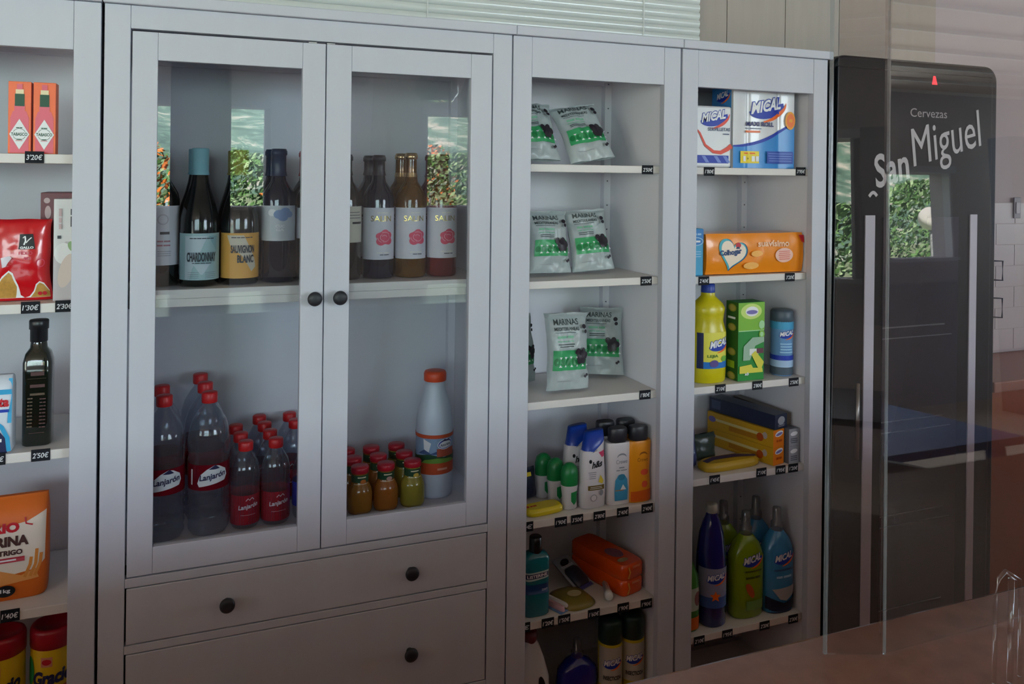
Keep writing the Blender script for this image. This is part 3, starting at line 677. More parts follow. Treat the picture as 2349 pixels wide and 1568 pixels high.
# ================================================================== wine bottles
DG_ = mat('wine_glass_dark', '0c1210', .06, .6, coat=.3); BLG = mat('wine_glass_navy', '10182a', .06, .6, coat=.3)
AMB = mat('wine_amber', 'a8742c', .06, .5, trans=.75); ROS = mat('wine_rose', '7a2026', .08, .5, trans=.35)
BORD = [(0, .006), (.020, .0), (.035, .001), (.0378, .006), (.0378, .190), (.035, .206), (.026, .222), (.0175, .235), (.0148, .250), (.0140, .262)]
BURG = [(0, .006), (.022, .0), (.039, .001), (.0415, .006), (.0415, .135), (.040, .155), (.034, .180), (.026, .205), (.0195, .230), (.0165, .250), (.0150, .262)]
def wine(x, y, prof, glass, cap, capR, lab, z=1.3475, top=.305, capz=.243, label='', group=None, screw=False, turn=0, metal=False):
    t = thing('wine_bottle', label, 'bottle', (x, y, z), group=group)
    MB().lathe(prof+[(.0138, top-.004)], glass, 36).build('glass', t)
    if screw: cp = [(capR+.0015, capz), (capR+.0015, capz+.004), (capR, capz+.006), (capR, top-.002), (capR-.002, top), (0, top)]
    else: cp = [(capR+.0028, capz), (capR, capz+.012), (capR-.0002, top-.016), (capR+.0022, top-.014), (capR+.0022, top-.005), (capR+.0005, top-.004), (capR+.0004, top-.001), (capR-.002, top), (0, top)]
    MB().lathe(cp, cap, 30).build('capsule', t)
    if lab:
        m, z0, z1, ang, dec = lab; R = prof[3][0]+.0003
        mb = MB(); mb.sheet(cyl(R), -R*ang, R*ang, z0, z1, 30, 2, m)
        if dec: dec().bake(mb, cyl(R, turn=turn), .004)
        mb.build('label', t)
    return t
LW = mat('label_white', 'cfcdd6', .55, noise=.02); LB = mat('label_mint', 'a6c3c8', .5, noise=.02); LO = mat('label_amber', 'd9a04a', .5, noise=.02); LC = mat('label_cream', 'c9c3b4', .6)
def d_alin():
    d = Dec(); d.text('SALIN', .003, .146, .052, .0135, pgold, .0); d.blur(.006, .160, .026, .003, P_('pale_gold', 'e8e2d0', .3), words=2)
    for k, (a, b, r) in enumerate(((0, 0, .018), (-.011, .004, .009), (.010, .006, .010), (-.008, -.009, .011), (.010, -.008, .010), (.002, .012, .009))): d.ell(.010+a, .100+b, r, r*.88, ppk)
    wl = P_('rose_line', 'e9b9c4')
    for a0, a1, r in ((.2, 2.6, .006), (2.2, 4.6, .010), (4.4, 6.9, .0125), (.6, 2.0, .0145), (3.2, 4.2, .0155)):
        d.ribbon([(.010+r*math.cos(a0+(a1-a0)*k/8), .101+r*.85*math.sin(a0+(a1-a0)*k/8)) for k in range(9)], .0011, wl)
    d.blur(.007, .064, .030, .0028, P_('pale_gold', 'e8e2d0', .3), words=2); d.blur(.010, .059, .022, .003, P_('ink', '3a3a44'), words=2)
    return d
def d_chard():
    d = Dec(); w = P_('label_mist', 'c6d3dc'); mt = P_('mint_deep', '8fb4bc')
    d.poly([(-.037, .016), (-.037, .112), (.012, .112), (-.020, .04), (-.026, .016)], w); d.poly([(.036, .060), (.036, .112), (.014, .112), (.036, .075)], mt)
    d.poly([(-.018, .050), (.018, .050), (.002, .027), (-.002, .027)], w); d.blur(0, .107, .052, .0032, P_('ink', '3a3a44'), words=6); d.text('CHARDONNAY', 0, .066, .062, .021, P_('slate', '2a333c'), .035)
    d.blur(0, .0525, .040, .0025, P_('ink', '3a3a44'), words=4)
    for k in range(4): d.rect(-.028, .032-k*.004, -.006, .0325-k*.004, P_('ink', '3a3a44')); d.rect(.006, .032-k*.004, .028, .0325-k*.004, P_('ink', '3a3a44'))
    return d
def d_sauv():
    d = Dec(); w = P_('label_sand', 'c9bfae'); d.poly([(-.034, .112), (.004, .112), (.030, .060), (.034, .040), (.022, .030), (.0, .066), (-.026, .09)], w)
    d.blur(0, .107, .048, .0032, P_('ink', '3a3a44'), words=5); d.text('SAUVIGNON', .002, .081, .052, .018, P_('slate', '2a333c'), .035); d.text('BLANC', .008, .059, .036, .018, P_('slate', '2a333c'), .035)
    return d
def d_cloud():
    d = Dec()
    for a, b, r in ((-.018, .162, .010), (-.002, .158, .013), (.012, .164, .012), (.022, .158, .009), (.006, .152, .012)): d.ell(a, b, r, r*.8, P_('cloud_blue', '7d93bd') if a > -.01 else pw)
    d.text('CUC', .0, .131, .020, .0065, pw, .03); d.text('GA', .0, .1225, .018, .006, pw, .03); return d
def d_crest():
    d = Dec(); d.ell(.004, .148, .012, .012, P_('crest_grey', 'b5adb8')); d.ell(.004, .148, .009, .009, LW); d.blur(.008, .118, .024, .009, pk, words=1)
    d.blur(.006, .100, .028, .005, P_('rose_ink', 'b06a78'), words=2); d.blur(.006, .091, .028, .005, P_('rose_ink', 'b06a78'), words=2); d.lines(-.008, .022, .066, .080, 3, P_('ink', '3a3a44'), .15); return d
LMINT = mat('capsule_mint', '7fb0bd', .35); LYE = mat('capsule_olive', '8d8236', .4); LNV = mat('capsule_navy', '1c3352', .35); LRD = mat('capsule_red', 'b03038', .35)
LBK = mat('capsule_black', '24242c', .4); LGO = mat('capsule_gold', 'd9b98a', .22, metal=.85); LMR = mat('capsule_maroon', '6a1c34', .4)
spec = [  # x, front y, dx per row, kwargs
 (.109, .123, BORD, DG_, LBK, .0142, (LW, .047, .178, 1.6, d_crest), .302, .25, 'crest labelled wine', 'at the left stile of the left glass door', False, 0),
 (.189, .102, BURG, DG_, LMINT, .0185, (LB, .015, .118, 1.5, d_chard), .307, .247, 'mint capped chardonnay', 'left of the yellow labelled wine', True, .10),
 (.276, .110, BURG, DG_, LYE, .0180, (LO, .015, .117, 1.5, d_sauv), .305, .247, 'olive capped wine with amber label', 'right of the mint labelled wine', True, .05),
 (.362, .118, BORD, BLG, LNV, .0165, (mat('label_fog', 'bfc4cc', .5), .097, .178, 1.6, d_cloud), .310, .246, 'navy capped wine with a cloud label', 'right of the yellow labelled wine', False, 0),
 (.442, .125, BORD, DG_, LRD, .0160, (LW, .10, .172, 1.5, None), .308, .246, 'red capped wine', 'behind the inner stile of the left door', False, 0),
 (.518, .115, BORD, DG_, LBK, .0145, (LC, .09, .176, 1.5, lambda: Dec().rect(.01, .134, .04, .139, pk).rect(-.04, .134, -.005, .139, pk).lines(-.03, .034, .145, .165, 3, P_('ink', '3a3a44'), .2)), .300, .25, 'black capped wine with a cream label', 'left of the three rose labels', False, 0),
 (.600, .122, BORD, BLG, LBK, .0145, (LW, .047, .172, 1.6, d_alin), .300, .25, 'rose labelled dark wine', 'leftmost of the three rose labels', False, -.10),
 (.681, .122, BORD, AMB, LGO, .0140, (LW, .047, .172, 1.6, d_alin), .307, .247, 'rose labelled white wine with gold capsule', 'middle one of the three rose labels', False, -.08),
 (.762, .122, BORD, ROS, LMR, .0150, (LW, .047, .172, 1.6, d_alin), .305, .247, 'rose labelled pink wine with maroon capsule', 'rightmost of the three rose labels', False, -.12)]
for (x, y, prof, gl, cap, cr, lab, top, cz, nm, wh, sc_, tn) in spec:
    g = nm+' bottles in a row front to back'
    t0 = wine(x, y, prof, gl, cap, cr, lab, top=top, capz=cz, label='front '+nm+', '+wh, group=g, screw=sc_, turn=tn)
    dy = .079 if prof is BORD else .0850
    for k, w_ in ((1, 'second'), (2, 'rearmost')):
        if y+dy*k+.038 < .303: dup(t0, (x-.006*k, y+dy*k, 1.3475), 0, w_+' bottle of the '+nm+'s', g)

# ================================================================== lower compartment of the glass cabinet
CP = clear('clear_bottle', 'e9edf2', 1.45, refl=1.5, haze=.05, hcol='c8ccd8'); RC = mat('cap_red', 'd01c22', .4); RL = clear('red_film', 'b01426', 1.45, haze=.62, hcol='8c1026')
def water(x, y, label):
    t = thing('water_bottle', label, 'bottle', (x, y, .7955), group='large clear water bottles with red caps')
    p = [(0, .004), (.030, 0), (.041, .003), (.0445, .012)]
    for k in range(5): p += [(.0445, .020+k*.016), (.0428, .026+k*.016), (.0445, .032+k*.016)]
    p += [(.0445, .100), (.0438, .104), (.0438, .162), (.0450, .170), (.0440, .178), (.0452, .190), (.0452, .205), (.043, .226), (.036, .250), (.024, .270), (.0145, .282), (.0130, .291)]
    MB().lathe(p, CP, 40).build('body', t)
    MB().lathe([(.0165, .288), (.0172, .290), (.0172, .309), (.0155, .311), (0, .311)], RC, 28).build('cap', t)
    mb = MB(); R = .0445; mb.sheet(cyl(R), -R*PI, R*PI, .104, .160, 48, 2, RL)
    d = Dec(); d.poly([(-.026, .112), (.030, .121), (.036, .132), (.032, .146), (.016, .156), (.006, .158), (-.010, .150), (-.024, .138), (-.030, .120)], pw)
    d.poly([(-.006, .150), (.008, .159), (.018, .150), (.008, .149)], pnv); d.text('Lanjarón', .003, .133, .056, .017, pnv, .03, shear=.2, rot=.12); d.rect(-.046, .116, -.042, .15, pw)
    d.bake(mb, cyl(R, turn=.10), .004, off=.0008); mb.build('label', t); return t
w0 = water(.214, .095, 'front large water bottle, the right one, with a white cloud label')
for x, y, l in ((.120, .095, 'front large water bottle at the left stile'), (.207, .187, 'large water bottle behind the right front one'), (.198, .277, 'rearmost large water bottle in the right file'), (.113, .187, 'large water bottle behind the left front one')): dup(w0, (x, min(y, .258), .7955), 0, l)
bpy.data.objects['water_bottle.003'].location.y = .279-.0
def small_water(x, y, label):
    t = thing('small_water_bottle', label, 'bottle', (x, y, .7955), group='small clear water bottles with red caps')
    p = [(0, .004), (.022, 0), (.030, .003), (.0325, .010), (.0325, .078), (.0312, .084), (.0325, .092), (.0312, .100), (.0325, .108), (.0318, .125), (.027, .146), (.018, .162), (.0130, .170), (.0125, .176)]
    MB().lathe(p, CP, 36).build('body', t)
    MB().lathe([(.0158, .172), (.0165, .174), (.0165, .190), (.015, .192), (0, .192)], RC, 26).build('cap', t)
    mb = MB(); R = .0325; mb.sheet(cyl(R), -R*PI, R*PI, .012, .078, 40, 2, mat('label_crimson', '9c0f24', .4, noise=.05))
    d = Dec(); d.text('Lanjarón', .002, .052, .044, .013, pw, .02, shear=.2, rot=.12); d.ribbon([(-.004, .066), (.001, .071), (.004, .067), (.010, .072), (.014, .067)], .0015, pw); d.rect(-.015, .034, .018, .0345, pw)
    d.bake(mb, cyl(R, turn=.1), .004); mb.build('label', t); return t
s0 = small_water(.293, .093, 'front small water bottle, left file, under the wine shelf')
for x, y, l in ((.360, .093, 'front small water bottle, middle file'), (.286, .160, 'small water bottle second in the left file'), (.353, .160, 'small water bottle second in the middle file'), (.346, .226, 'small water bottle third in the middle file'),
                (.339, .290, 'rearmost small water bottle of the middle file'), (.279, .228, 'small water bottle third in the left file'), (.420, .226, 'small water bottle third in the right file'), (.413, .290, 'rearmost small water bottle in the right file')): dup(s0, (x, y, .7955), 0, l)
t = thing('blue_water_bottle', 'blue labelled bottle half hidden by the inner stile of the left door', 'bottle', (.430, .105, .7955))
MB().lathe([(0, 0), (.03, .002), (.031, .01), (.031, .11), (.02, .14), (.013, .155), (.013, .17)], CP, 30).build('body', t); mb = MB(); mb.sheet(cyl(.0314), -.098, .098, .03, .085, 36, 1, pb); mb.build('label', t)
MB().lathe([(.0155, .168), (.0155, .186), (0, .187)], pb, 20).build('cap', t)
# juice bottles
JU = [mat('juice_peach', 'a8702c', .12, .5, trans=.25), mat('juice_apricot', 'b0682a', .12, .5, trans=.25), mat('juice_pear', 'a89a3a', .12, .5, trans=.25)]
JL = mat('juice_lid_red', 'b8182c', .35)
def juice(x, y, k, label):
    t = thing('juice_bottle', label, 'bottle', (x, y, .7955), group='small juice bottles with red lids')
    MB().lathe([(0, .004), (.022, 0), (.028, .003), (.0300, .010), (.0300, .048), (.027, .060), (.0215, .070), (.0195, .078), (.0195, .098)], JU[k], 34).build('glass', t)
    MB().lathe([(.0205, .095), (.0212, .096), (.0212, .107), (.020, .109), (0, .1095)], JL, 30).build('lid', t)
    mb = MB(); R = .0203; mb.sheet(cyl(R), -R*2.2, R*2.2, .071, .092, 24, 1, pdg)
    d = Dec(); d.rect(-.009, .086, .011, .0885, P_('cream', 'ead9b0')); d.ell(.004, .0775, .007, .005, (P_('fruit_orange', 'c8702c'), P_('fruit_pale', 'c89a8a'), P_('fruit_yellow', 'd9b54a'))[k]); d.rect(-.018, .0712, .018, .0722, P_('cream', 'ead9b0'))
    d.bake(mb, cyl(R), .003); mb.build('label', t); return t
j0 = [juice(.553, .078, 0, 'front left juice bottle, peach coloured, by the centre stile'), juice(.616, .078, 1, 'front middle juice bottle, apricot coloured'), juice(.682, .078, 2, 'front right juice bottle, yellow, beside the white milk bottle')]
for k, nm in enumerate(('left', 'middle', 'right')):
    for r, w_ in ((1, 'second'), (2, 'third')): dup(j0[k], (j0[k].location.x-.004*r, .078+.066*r, .7955), 0, w_+' juice bottle in the '+nm+' file')
t = thing('milk_bottle', 'tall white milk bottle with orange cap in the right door', 'bottle', (.752, .13, .7955)); MW = mat('milk_white', 'cdd6e4', .35, noise=.02)
MB().lathe([(0, .003), (.036, 0), (.0445, .003), (.0465, .010), (.0465, .165), (.0458, .190), (.041, .218), (.034, .242), (.0275, .262), (.0245, .276), (.0245, .284), (.0262, .286), (.0262, .289)], MW, 44).build('body', t)
MB().lathe([(.0278, .286), (.0285, .288), (.0285, .304), (.026, .3095), (.020, .311), (0, .311)], mat('milk_cap_orange', 'e2502a', .4), 36).build('cap', t)
mb = MB(); R = .0468; mb.sheet(cyl(R), -R*2.6, R*2.6, .062, .160, 44, 2, P_('milk_sky', '8ba6c4')); d = Dec(); mo = P_('milk_orange', 'c8502c')
d.rect(-.10, .062, .10, .090, mo); d.rect(-.10, .151, .10, .160, mo); d.poly([(-.10, .09), (.10, .09), (.10, .105), (.05, .112), (.02, .104), (-.02, .113), (-.06, .105), (-.10, .112)], pdg)
d.poly([(-.04, .09), (.06, .09), (.04, .099), (.0, .103), (-.03, .098)], P_('milk_meadow', '6f9a3c')); d.poly([(-.05, .112), (-.03, .125), (-.015, .114), (.0, .120), (.02, .112)], P_('milk_peak', '3f5a86')); d.poly([(-.034, .150), (-.014, .14), (-.02, .118), (-.032, .124)], pw)
d.rect(.0, .106, .05, .126, P_('milk_rust', 'b0503a')); d.ell(.022, .137, .021, .013, pw, rot=.12); d.ell(.022, .137, .019, .011, pb, rot=.12); d.ell(.022, .136, .017, .0085, pw, rot=.12); d.poly([(.010, .144), (.020, .150), (.024, .147), (.032, .150), (.034, .144)], pnv)
d.text('Asturiana', .022, .136, .029, .007, pnv, .02, shear=.2, rot=.12); d.blur(.014, .076, .03, .008, P_('milk_peach', 'e0a08a'), words=1)
d.bake(mb, cyl(R, turn=-.15), .005); mb.build('label', t)

# ================================================================== snack bags
FOIL = mat('bag_foil', 'aab3b5', .32, .5, noise=.10, nscale=30, bump=1.0, bscale=26); BG = P_('bag_green', '3fa066', .35); BGD = P_('bag_green_deep', '1f7a44', .35); BB = P_('bag_berry', '2e2830', .4); BI = P_('bag_ink', '3c4444', .4)
def d_snack(w, h):
    s = w/.130; d = Dec()
    d.text('MARINAS', -.010*s, .885*h, .085*s, .078*h, BI, .01, shear=.05); d.text('MEDITERRANEAS', -.012*s, .795*h, .082*s, .045*h, BI, .02); d.rect(-.052*s, .745*h, .016*s, .752*h, BI)
    d.blur(-.018*s, .690*h, .060*s, .050*h, P_('bag_mint', '7fb89a'), words=2); d.blur(-.018*s, .635*h, .06*s, .020*h, P_('bag_mint', '7fb89a'), words=3); d.lines(-.046*s, .012*s, .555*h, .61*h, 2, BI, .4)
    d.rect(-.060*s, .26*h, .058*s, .52*h, BG)
    for k in range(6): d.ell((-.05+.020*k)*s, .37*h, .0085*s, .050*h, BGD)
    for k in range(6): 
        c = (-.04+.020*k)*s; d.poly([(c-.005*s, .435*h), (c+.005*s, .435*h), (c, .405*h)], pw); d.poly([(c-.005*s, .305*h), (c+.005*s, .305*h), (c, .335*h)], pw)
    rd = random.Random(3)
    for k in range(14): d.ell((.035+rd.uniform(-.016, .016))*s, (.45+rd.uniform(-.075, .075))*h, .009*s, .0095*s, BB)
    d.ell(.046*s, .82*h, .008*s, .0065*s, BB); d.ell(.050*s, .755*h, .006*s, .0055*s, BB, rot=.4); d.ell(.046*s, .17*h, .0045*s, .004*s, BB); d.ell(.052*s, .19*h, .004*s, .004*s, BB); d.rect(-.05*s, .12*h, .0*s, .125*h, pgr)
    return d
def snack(x, y, z, w, h, t_, seed, label, lean=0, rz=0, roll=0, group='silver snack bags', fold=0):
    t = thing('snack_bag', label, 'bag', (x, y, z+.006), rz, group, rx=lean, ry=roll); mf = bagmap(w, h, t_, seed, .010, .03, .30, fold=fold)
    bag_mesh(w, h, t_, FOIL, mf).build('bag', t); mb = MB(); d_snack(w*.92, h).bake(mb, mf, .006, .007, off=.0008, dl=.00018); mb.build('print', t); return t
ML = lambda a: -math.radians(a)
snack(1.020, .105, 1.636, .135, .170, .045, 11, 'left silver snack bag on the top shelf leaning back', ML(26), .05, .0)
snack(1.178, .100, 1.638, .140, .175, .045, 12, 'right silver snack bag on the top shelf leaning back', ML(30), .02, -.16)
snack(1.062, .115, 1.338, .125, .165, .045, 13, 'left silver snack bag on the second shelf with folded top', ML(12), .08, .02, fold=.5)
snack(1.202, .135, 1.338, .130, .172, .045, 14, 'right silver snack bag on the second shelf', ML(18), .0, -.05)
snack(1.006, .225, 1.340, .098, .160, .04, 15, 'silver snack bag behind the left one on the second shelf', ML(8), .1)
snack(1.105, .090, 1.032, .130, .200, .05, 16, 'front silver snack bag on the third shelf', ML(6), .04, .02, fold=.4)
snack(1.262, .200, 1.034, .128, .188, .04, 17, 'silver snack bag leaning into the corner of the third shelf', ML(14), -.38, .02)
snack(1.012, .185, 1.033, .105, .185, .045, 18, 'dim silver snack bag at the left of the third shelf', ML(8), .35)

# ================================================================== toiletries
GC = mat('rollon_green', '0f7a3a', .35, noise=.04); RW = mat('plastic_white', 'd6d2d4', .35, noise=.02)
def rollon(x, y, label):
    t = thing('deodorant', label, 'deodorant', (x, y, .7305), group='roll on deodorants with green caps')
    MB().loft([(0, .018, .014), (.003, .0205, .017), (.03, .0190, .016), (.062, .0225, .0195)], RW, n=2.4).build('body', t)
    MB().loft([(.0622, .0228, .0200), (.092, .0232, .0205), (.108, .019, .0165), (.116, .010, .009), (.118, .004, .004)], GC, n=2.2).build('cap', t)
    mb = MB(); Dec().poly([(-.003, .045), (.016, .048), (.016, .02), (.006, .012), (-.002, .022)], pg).bake(mb, sup([(0, .018, .014), (.003, .0205, .017), (.03, .0190, .016), (.062, .0225, .0195)], 2.4), .004, .01); mb.build('label', t); return t
r0 = rollon(1.106, .075, 'front green capped roll on deodorant'); dup(r0, (1.087, .122, .7305), 0, 'middle green capped roll on deodorant'); dup(r0, (1.072, .168, .7305), 0, 'rear green capped roll on deodorant')
HB = mat('shampoo_cap_blue', '123a9c', .3, noise=.03)
hsec = [(0, .032, .019), (.004, .035, .022), (.05, .0365, .023), (.11, .034, .021), (.145, .032, .019)]
def shampoo(x, y, label, rz=0):
    t = thing('shampoo_bottle', label, 'bottle', (x, y, .7305), rz, 'white shampoo bottles with slanted blue caps')
    b = MB(); secs = hsec; n = 40; vs = []
    b.loft(secs+[(.150, .0315, .0185)], RW, n=2.8)
    # slanted shoulder: the white runs up on the right
    tri = MB()
    for zz0, zz1, m, sgn in ((0, 1, HB, 1),): pass
    b.build('body', t)
    c = MB(); k = 40; low = []; top = []
    for i in range(k):
        a = 2*PI*i/k; ca, sa = math.cos(a), math.sin(a); q = lambda v: math.copysign(abs(v)**(2/2.8), v)
        x_ = .0322*q(ca); y_ = .0192*q(sa); low.append((x_, y_, .152+.026*(x_/.0322))); top.append((x_*.80+.004, y_*.78, .199+.003*(x_/.0322)))
    base = [(p[0]*.995, p[1]*.995, .149) for p in low]
    c.add(base+low, [(i, (i+1) % k, (i+1) % k+k, i+k) for i in range(k)], RW, True)
    c2 = MB(); c2.add(low+top, [(i, (i+1) % k, (i+1) % k+k, i+k) for i in range(k)]+[tuple(range(k, 2*k))], HB, True)
    c.build('shoulder', t); c2.build('cap', t)
    d = Dec(); d.poly([(.010, .146), (.0285, .150), (.029, .134), (.020, .132)], P_('shampoo_rose', 'c83c64')); d.text('h&s', .006, .116, .030, .017, pk, .04, shear=.35, rot=.15); d.ell(-.014, .124, .004, .005, pk)
    d.lines(-.02, .002, .078, .098, 4, pgr, .35); d.poly([(.014, .088), (.024, .072), (.020, .064), (.008, .070)], P_('shampoo_yellow', 'd9c23c')); d.rect(-.022, .050, .026, .062, P_('shampoo_olive', '6f5c20')); d.lines(-.018, .02, .052, .060, 2, pw, .3)
    d.ell(-.006, .030, .009, .009, pgr); d.ell(-.006, .030, .0075, .0075, RW); d.ell(.016, .042, .006, .008, pgr)
    mb = MB(); d.bake(mb, sup(hsec, 2.8), .004, .012); mb.build('label', t); return t
h0 = shampoo(1.167, .066, 'front white shampoo bottle with slanted blue cap'); dup(h0, (1.152, .118, .7305), .0, 'rear white shampoo bottle with blue cap')
bpy.data.objects['shampoo_bottle.001'].location = (1.146, .122, .7305)
csec = [(0, .034, .020), (.004, .0355, .0215), (.04, .035, .021), (.085, .0325, .0195), (.12, .034, .020), (.158, .036, .0205), (.163, .034, .019)]
CBK = mat('lotion_cap_black', '26262c', .4)
def lotion(x, y, m, nm, label, dec, group):
    t = thing('lotion_bottle', label, 'bottle', (x, y, .7305), 0, group)
    MB().loft(csec, m, n=3).build('body', t); MB().loft([(.1635, .024, .017), (.166, .0265, .0185), (.196, .0265, .0185), (.2, .024, .017)], CBK, n=2.6).build('cap', t)
    mb = MB(); dec().bake(mb, sup(csec, 3), .004, .014); mb.build('label', t); return t
def arc(cx, cz, r, a0, a1): return [(cx+r*math.cos(a0+(a1-a0)*k/10), cz+r*.7*math.sin(a0+(a1-a0)*k/10)) for k in range(11)]
def d_crow():
    d = Dec(); d.ribbon(arc(.003, .124, .014, .15, 3.0), lambda t: .004*math.sin(PI*t)+.0008, pgr); d.text('Crowe', .003, .114, .034, .011, pgr, .0); d.blur(.003, .098, .018, .005, pgr, words=1); d.blur(.003, .091, .034, .004, pgr, words=2)
    cb = P_('lotion_blue', '3f96bd'); d.poly([(-.018, .012), (.020, .012), (.022, .04), (.020, .066), (.010, .080), (-.006, .080), (-.016, .066), (-.019, .04)], cb); d.ell(.002, .073, .011, .008, P_('lotion_teal', '2f7f9c')); d.poly([(-.002, .040), (.016, .040), (.006, .054)], pw); d.rect(-.018, .038, .008, .0405, P_('lotion_tan', 'b08050')); return d
def d_sun():
    d = Dec(); d.ribbon(arc(.006, .124, .012, .15, 3.0), lambda t: .004*math.sin(PI*t)+.0008, P_('sun_brown', '8c5010')); d.text('Crowe', .004, .114, .032, .010, P_('sun_brown', '8c5010'), 0); d.ell(.010, .080, .012, .008, P_('sun_coral', 'd8502c')); d.ell(.010, .048, .009, .009, P_('sun_coral', 'd8502c')); d.poly([(-.030, .004), (.031, .004), (.031, .034), (-.030, .030)], P_('sun_deep', 'cf5a14')); return d
OR_ = mat('lotion_amber', 'e08e10', .35, noise=.03)
l0 = lotion(1.243, .066, RW, 'w', 'white lotion bottle with black cap and blue figure', d_crow, 'white lotion bottles'); dup(l0, (1.238, .128, .7305), 0, 'black capped bottle behind the white lotion')
l1 = lotion(1.3045, .060, OR_, 'o', 'orange sun lotion bottle at the right of the shelf', d_sun, 'orange lotion bottles'); l1.location = (1.3035, .062, .7305)
dup(l1, (1.300, .125, .7305), 0, 'orange lotion bottle behind the front orange one')
t = thing('razor_pack', 'flat yellow packet lying at the front left of the toiletries shelf', 'packet', (1.030, .075, .7305), rotz=.12)
MB().loft([(0, .050, .024), (.003, .053, .027), (.012, .053, .027), (.018, .048, .021)], mat('packet_yellow', 'd9c21c', .3, noise=.05), n=4).build('packet', t)
mb = MB(); Dec().blur(-.028, .0, .020, .010, pr, words=2).ell(-.045, 0, .005, .005, pr).bake(mb, lambda u, v, o: (u, v, .0182+o), 0); mb.build('print', t)
t = thing('dark_pouch', 'dark blue pouch behind the yellow packet', 'pouch', (1.010, .165, .735), rotz=.3, rx=ML(8)); mf = bagmap(.10, .075, .05, 21, .006, .05, .6); bag_mesh(.10, .075, .05, mat('pouch_navy', '23283c', .35, noise=.1), mf, 16, 14).build('pouch', t)
mb = MB(); Dec().rect(-.02, .058, .02, .068, py_).bake(mb, mf, .006, .006, off=.0012); mb.build('print', t)
# lower toiletries shelf
t = thing('mouthwash_bottle', 'teal mouthwash bottle with dark cap at the left of the fifth shelf', 'bottle', (1.008, .068, .4755)); TEAL = mat('mouthwash_teal', '0f6f7c', .15, .5, noise=.05, coat=.3)
ms = [(0, .032, .021), (.004, .0355, .024), (.060, .0355, .024), (.066, .034, .023), (.11, .034, .023), (.116, .0355, .024), (.145, .0355, .024), (.156, .028, .019), (.160, .016, .014)]
MB().loft(ms, TEAL, n=3.4).build('body', t); MB().lathe([(.0165, .158), (.0168, .160), (.0160, .196), (.014, .198), (0, .198)], mat('mouthwash_cap', '17191c', .25), 26).build('cap', t)
mb = MB(); d = Dec(); d.poly([(-.034, .092), (.029, .098), (.029, .118), (-.034, .114)], P_('label_aqua', 'b5c9c4')); d.poly([(-.034, .097), (.028, .102), (.028, .113), (-.034, .110)], pnv); d.text('LISTERINE', -.003, .1055, .054, .008, pw, .03, rot=.07); d.rect(-.034, .060, .028, .084, P_('mouth_blue', '123a6c')); d.lines(.008, .026, .066, .072, 2, pw, .3)
d.bake(mb, sup(ms, 3.4), .005, .012, off=.0009); mb.build('label', t)
t = thing('toothbrush_pack', 'small pink and white brush pack lying beside the mouthwash', 'pack', (1.067, .082, .4757), rotz=.42)
rbox(-.020, .020, -.045, .09, 0, .003, P_('pack_card_blue', '5f86b8')).build('card', t, .001); MB().loft([(0.003, .007, .044), (.012, .006, .042), (.015, .004, .04)], P_('brush_rose', 'd8aab4'), n=4).build('tube', t); o = MB().loft([(0.003, .006, .040), (.012, .005, .038), (.014, .003, .036)], pw, n=4).build('tube', t); o.location = (.013, .0, 0); bpy.data.objects['tube'].location = (-.006, 0, 0)
t = thing('sponge_pack', 'olive packet with a pale round spot lying on the fifth shelf', 'packet', (1.128, .095, .4755), rotz=.15)
MB().loft([(0, .050, .058), (.003, .052, .060), (.012, .040, .045), (.018, .020, .022), (.020, .008, .008)], mat('pack_olive', '8a7c3c', .25, noise=.1), n=3).build('tray', t)
mb = MB(); Dec().ell(0, -.01, .020, .016, P_('soap_pale', 'c9bc8a')).bake(mb, lambda u, v, o: (u, v, .0205+o), 0); mb.build('print', t)
t = thing('blister_pack', 'pale grey blister pack leaning on the orange packs', 'pack', (1.187, .128, .480), rotz=.42, rx=ML(62))
rbox(-.034, .034, 0, .003, 0, .110, P_('blister_grey', '8a93a0')).build('card', t, .001); MB().loft([(.01, .022, .006), (.02, .026, .010), (.06, .026, .010), (.07, .02, .006)], mat('blister_dark', '2e3448', .3), n=4).build('blister', t)
mb = MB(); d = Dec(); d.ell(0, .090, .018, .010, pk, rot=.2); d.rect(-.030, .0, .030, .010, P_('blister_violet', '4a4a8c')); d.lines(-.028, .028, .074, .082, 2, pw, .3); d.bake(mb, flat(0), 0); mb.build('print', t)
tag(MB().lathe([(0, -.001), (.009, 0), (.009, .05), (.0115, .052), (.0115, .070), (.009, .073), (0, .073)], pw, 20, (0, 0, 0), 'y').build('cream_tube', None, loc=(1.240, .118, .4875), rotz=-.35), 'small white tube lying in front of the orange packs', 'tube')
OP = mat('tissue_orange', 'e8520c', .25, .5, noise=.06, coat=.3)
def tissue(z, label, rz=.28):
    t = thing('tissue_pack', label, 'pack', (1.267, .165, z), rz, 'orange tissue packs')
    MB().loft([(0, .040, .105), (.004, .0425, .108), (.036, .0425, .108), (.041, .039, .104)], OP, n=7).build('pack', t)
    mb = MB(); d = Dec(); d.ribbon([(-.024, .006), (-.017, .020), (-.022, .036)], .005, P_('pack_gold', 'f0a83c')); d.rect(-.008, .030, .02, .036, P_('pack_peach', 'f08a5a')); d.bake(mb, flat(-.1082), 0)
    Dec().ell(.0, -.03, .022, .03, P_('pack_mauve', '8c5a6a')).ell(-.012, -.075, .018, .010, P_('pack_sage', 'b8a070')).bake(mb, lambda u, v, o: (u, v, .0412+o), 0); mb.build('print', t)
tissue(.4755, 'lower one of two stacked orange tissue packs'); tissue(.5172, 'upper one of two stacked orange tissue packs', .29)
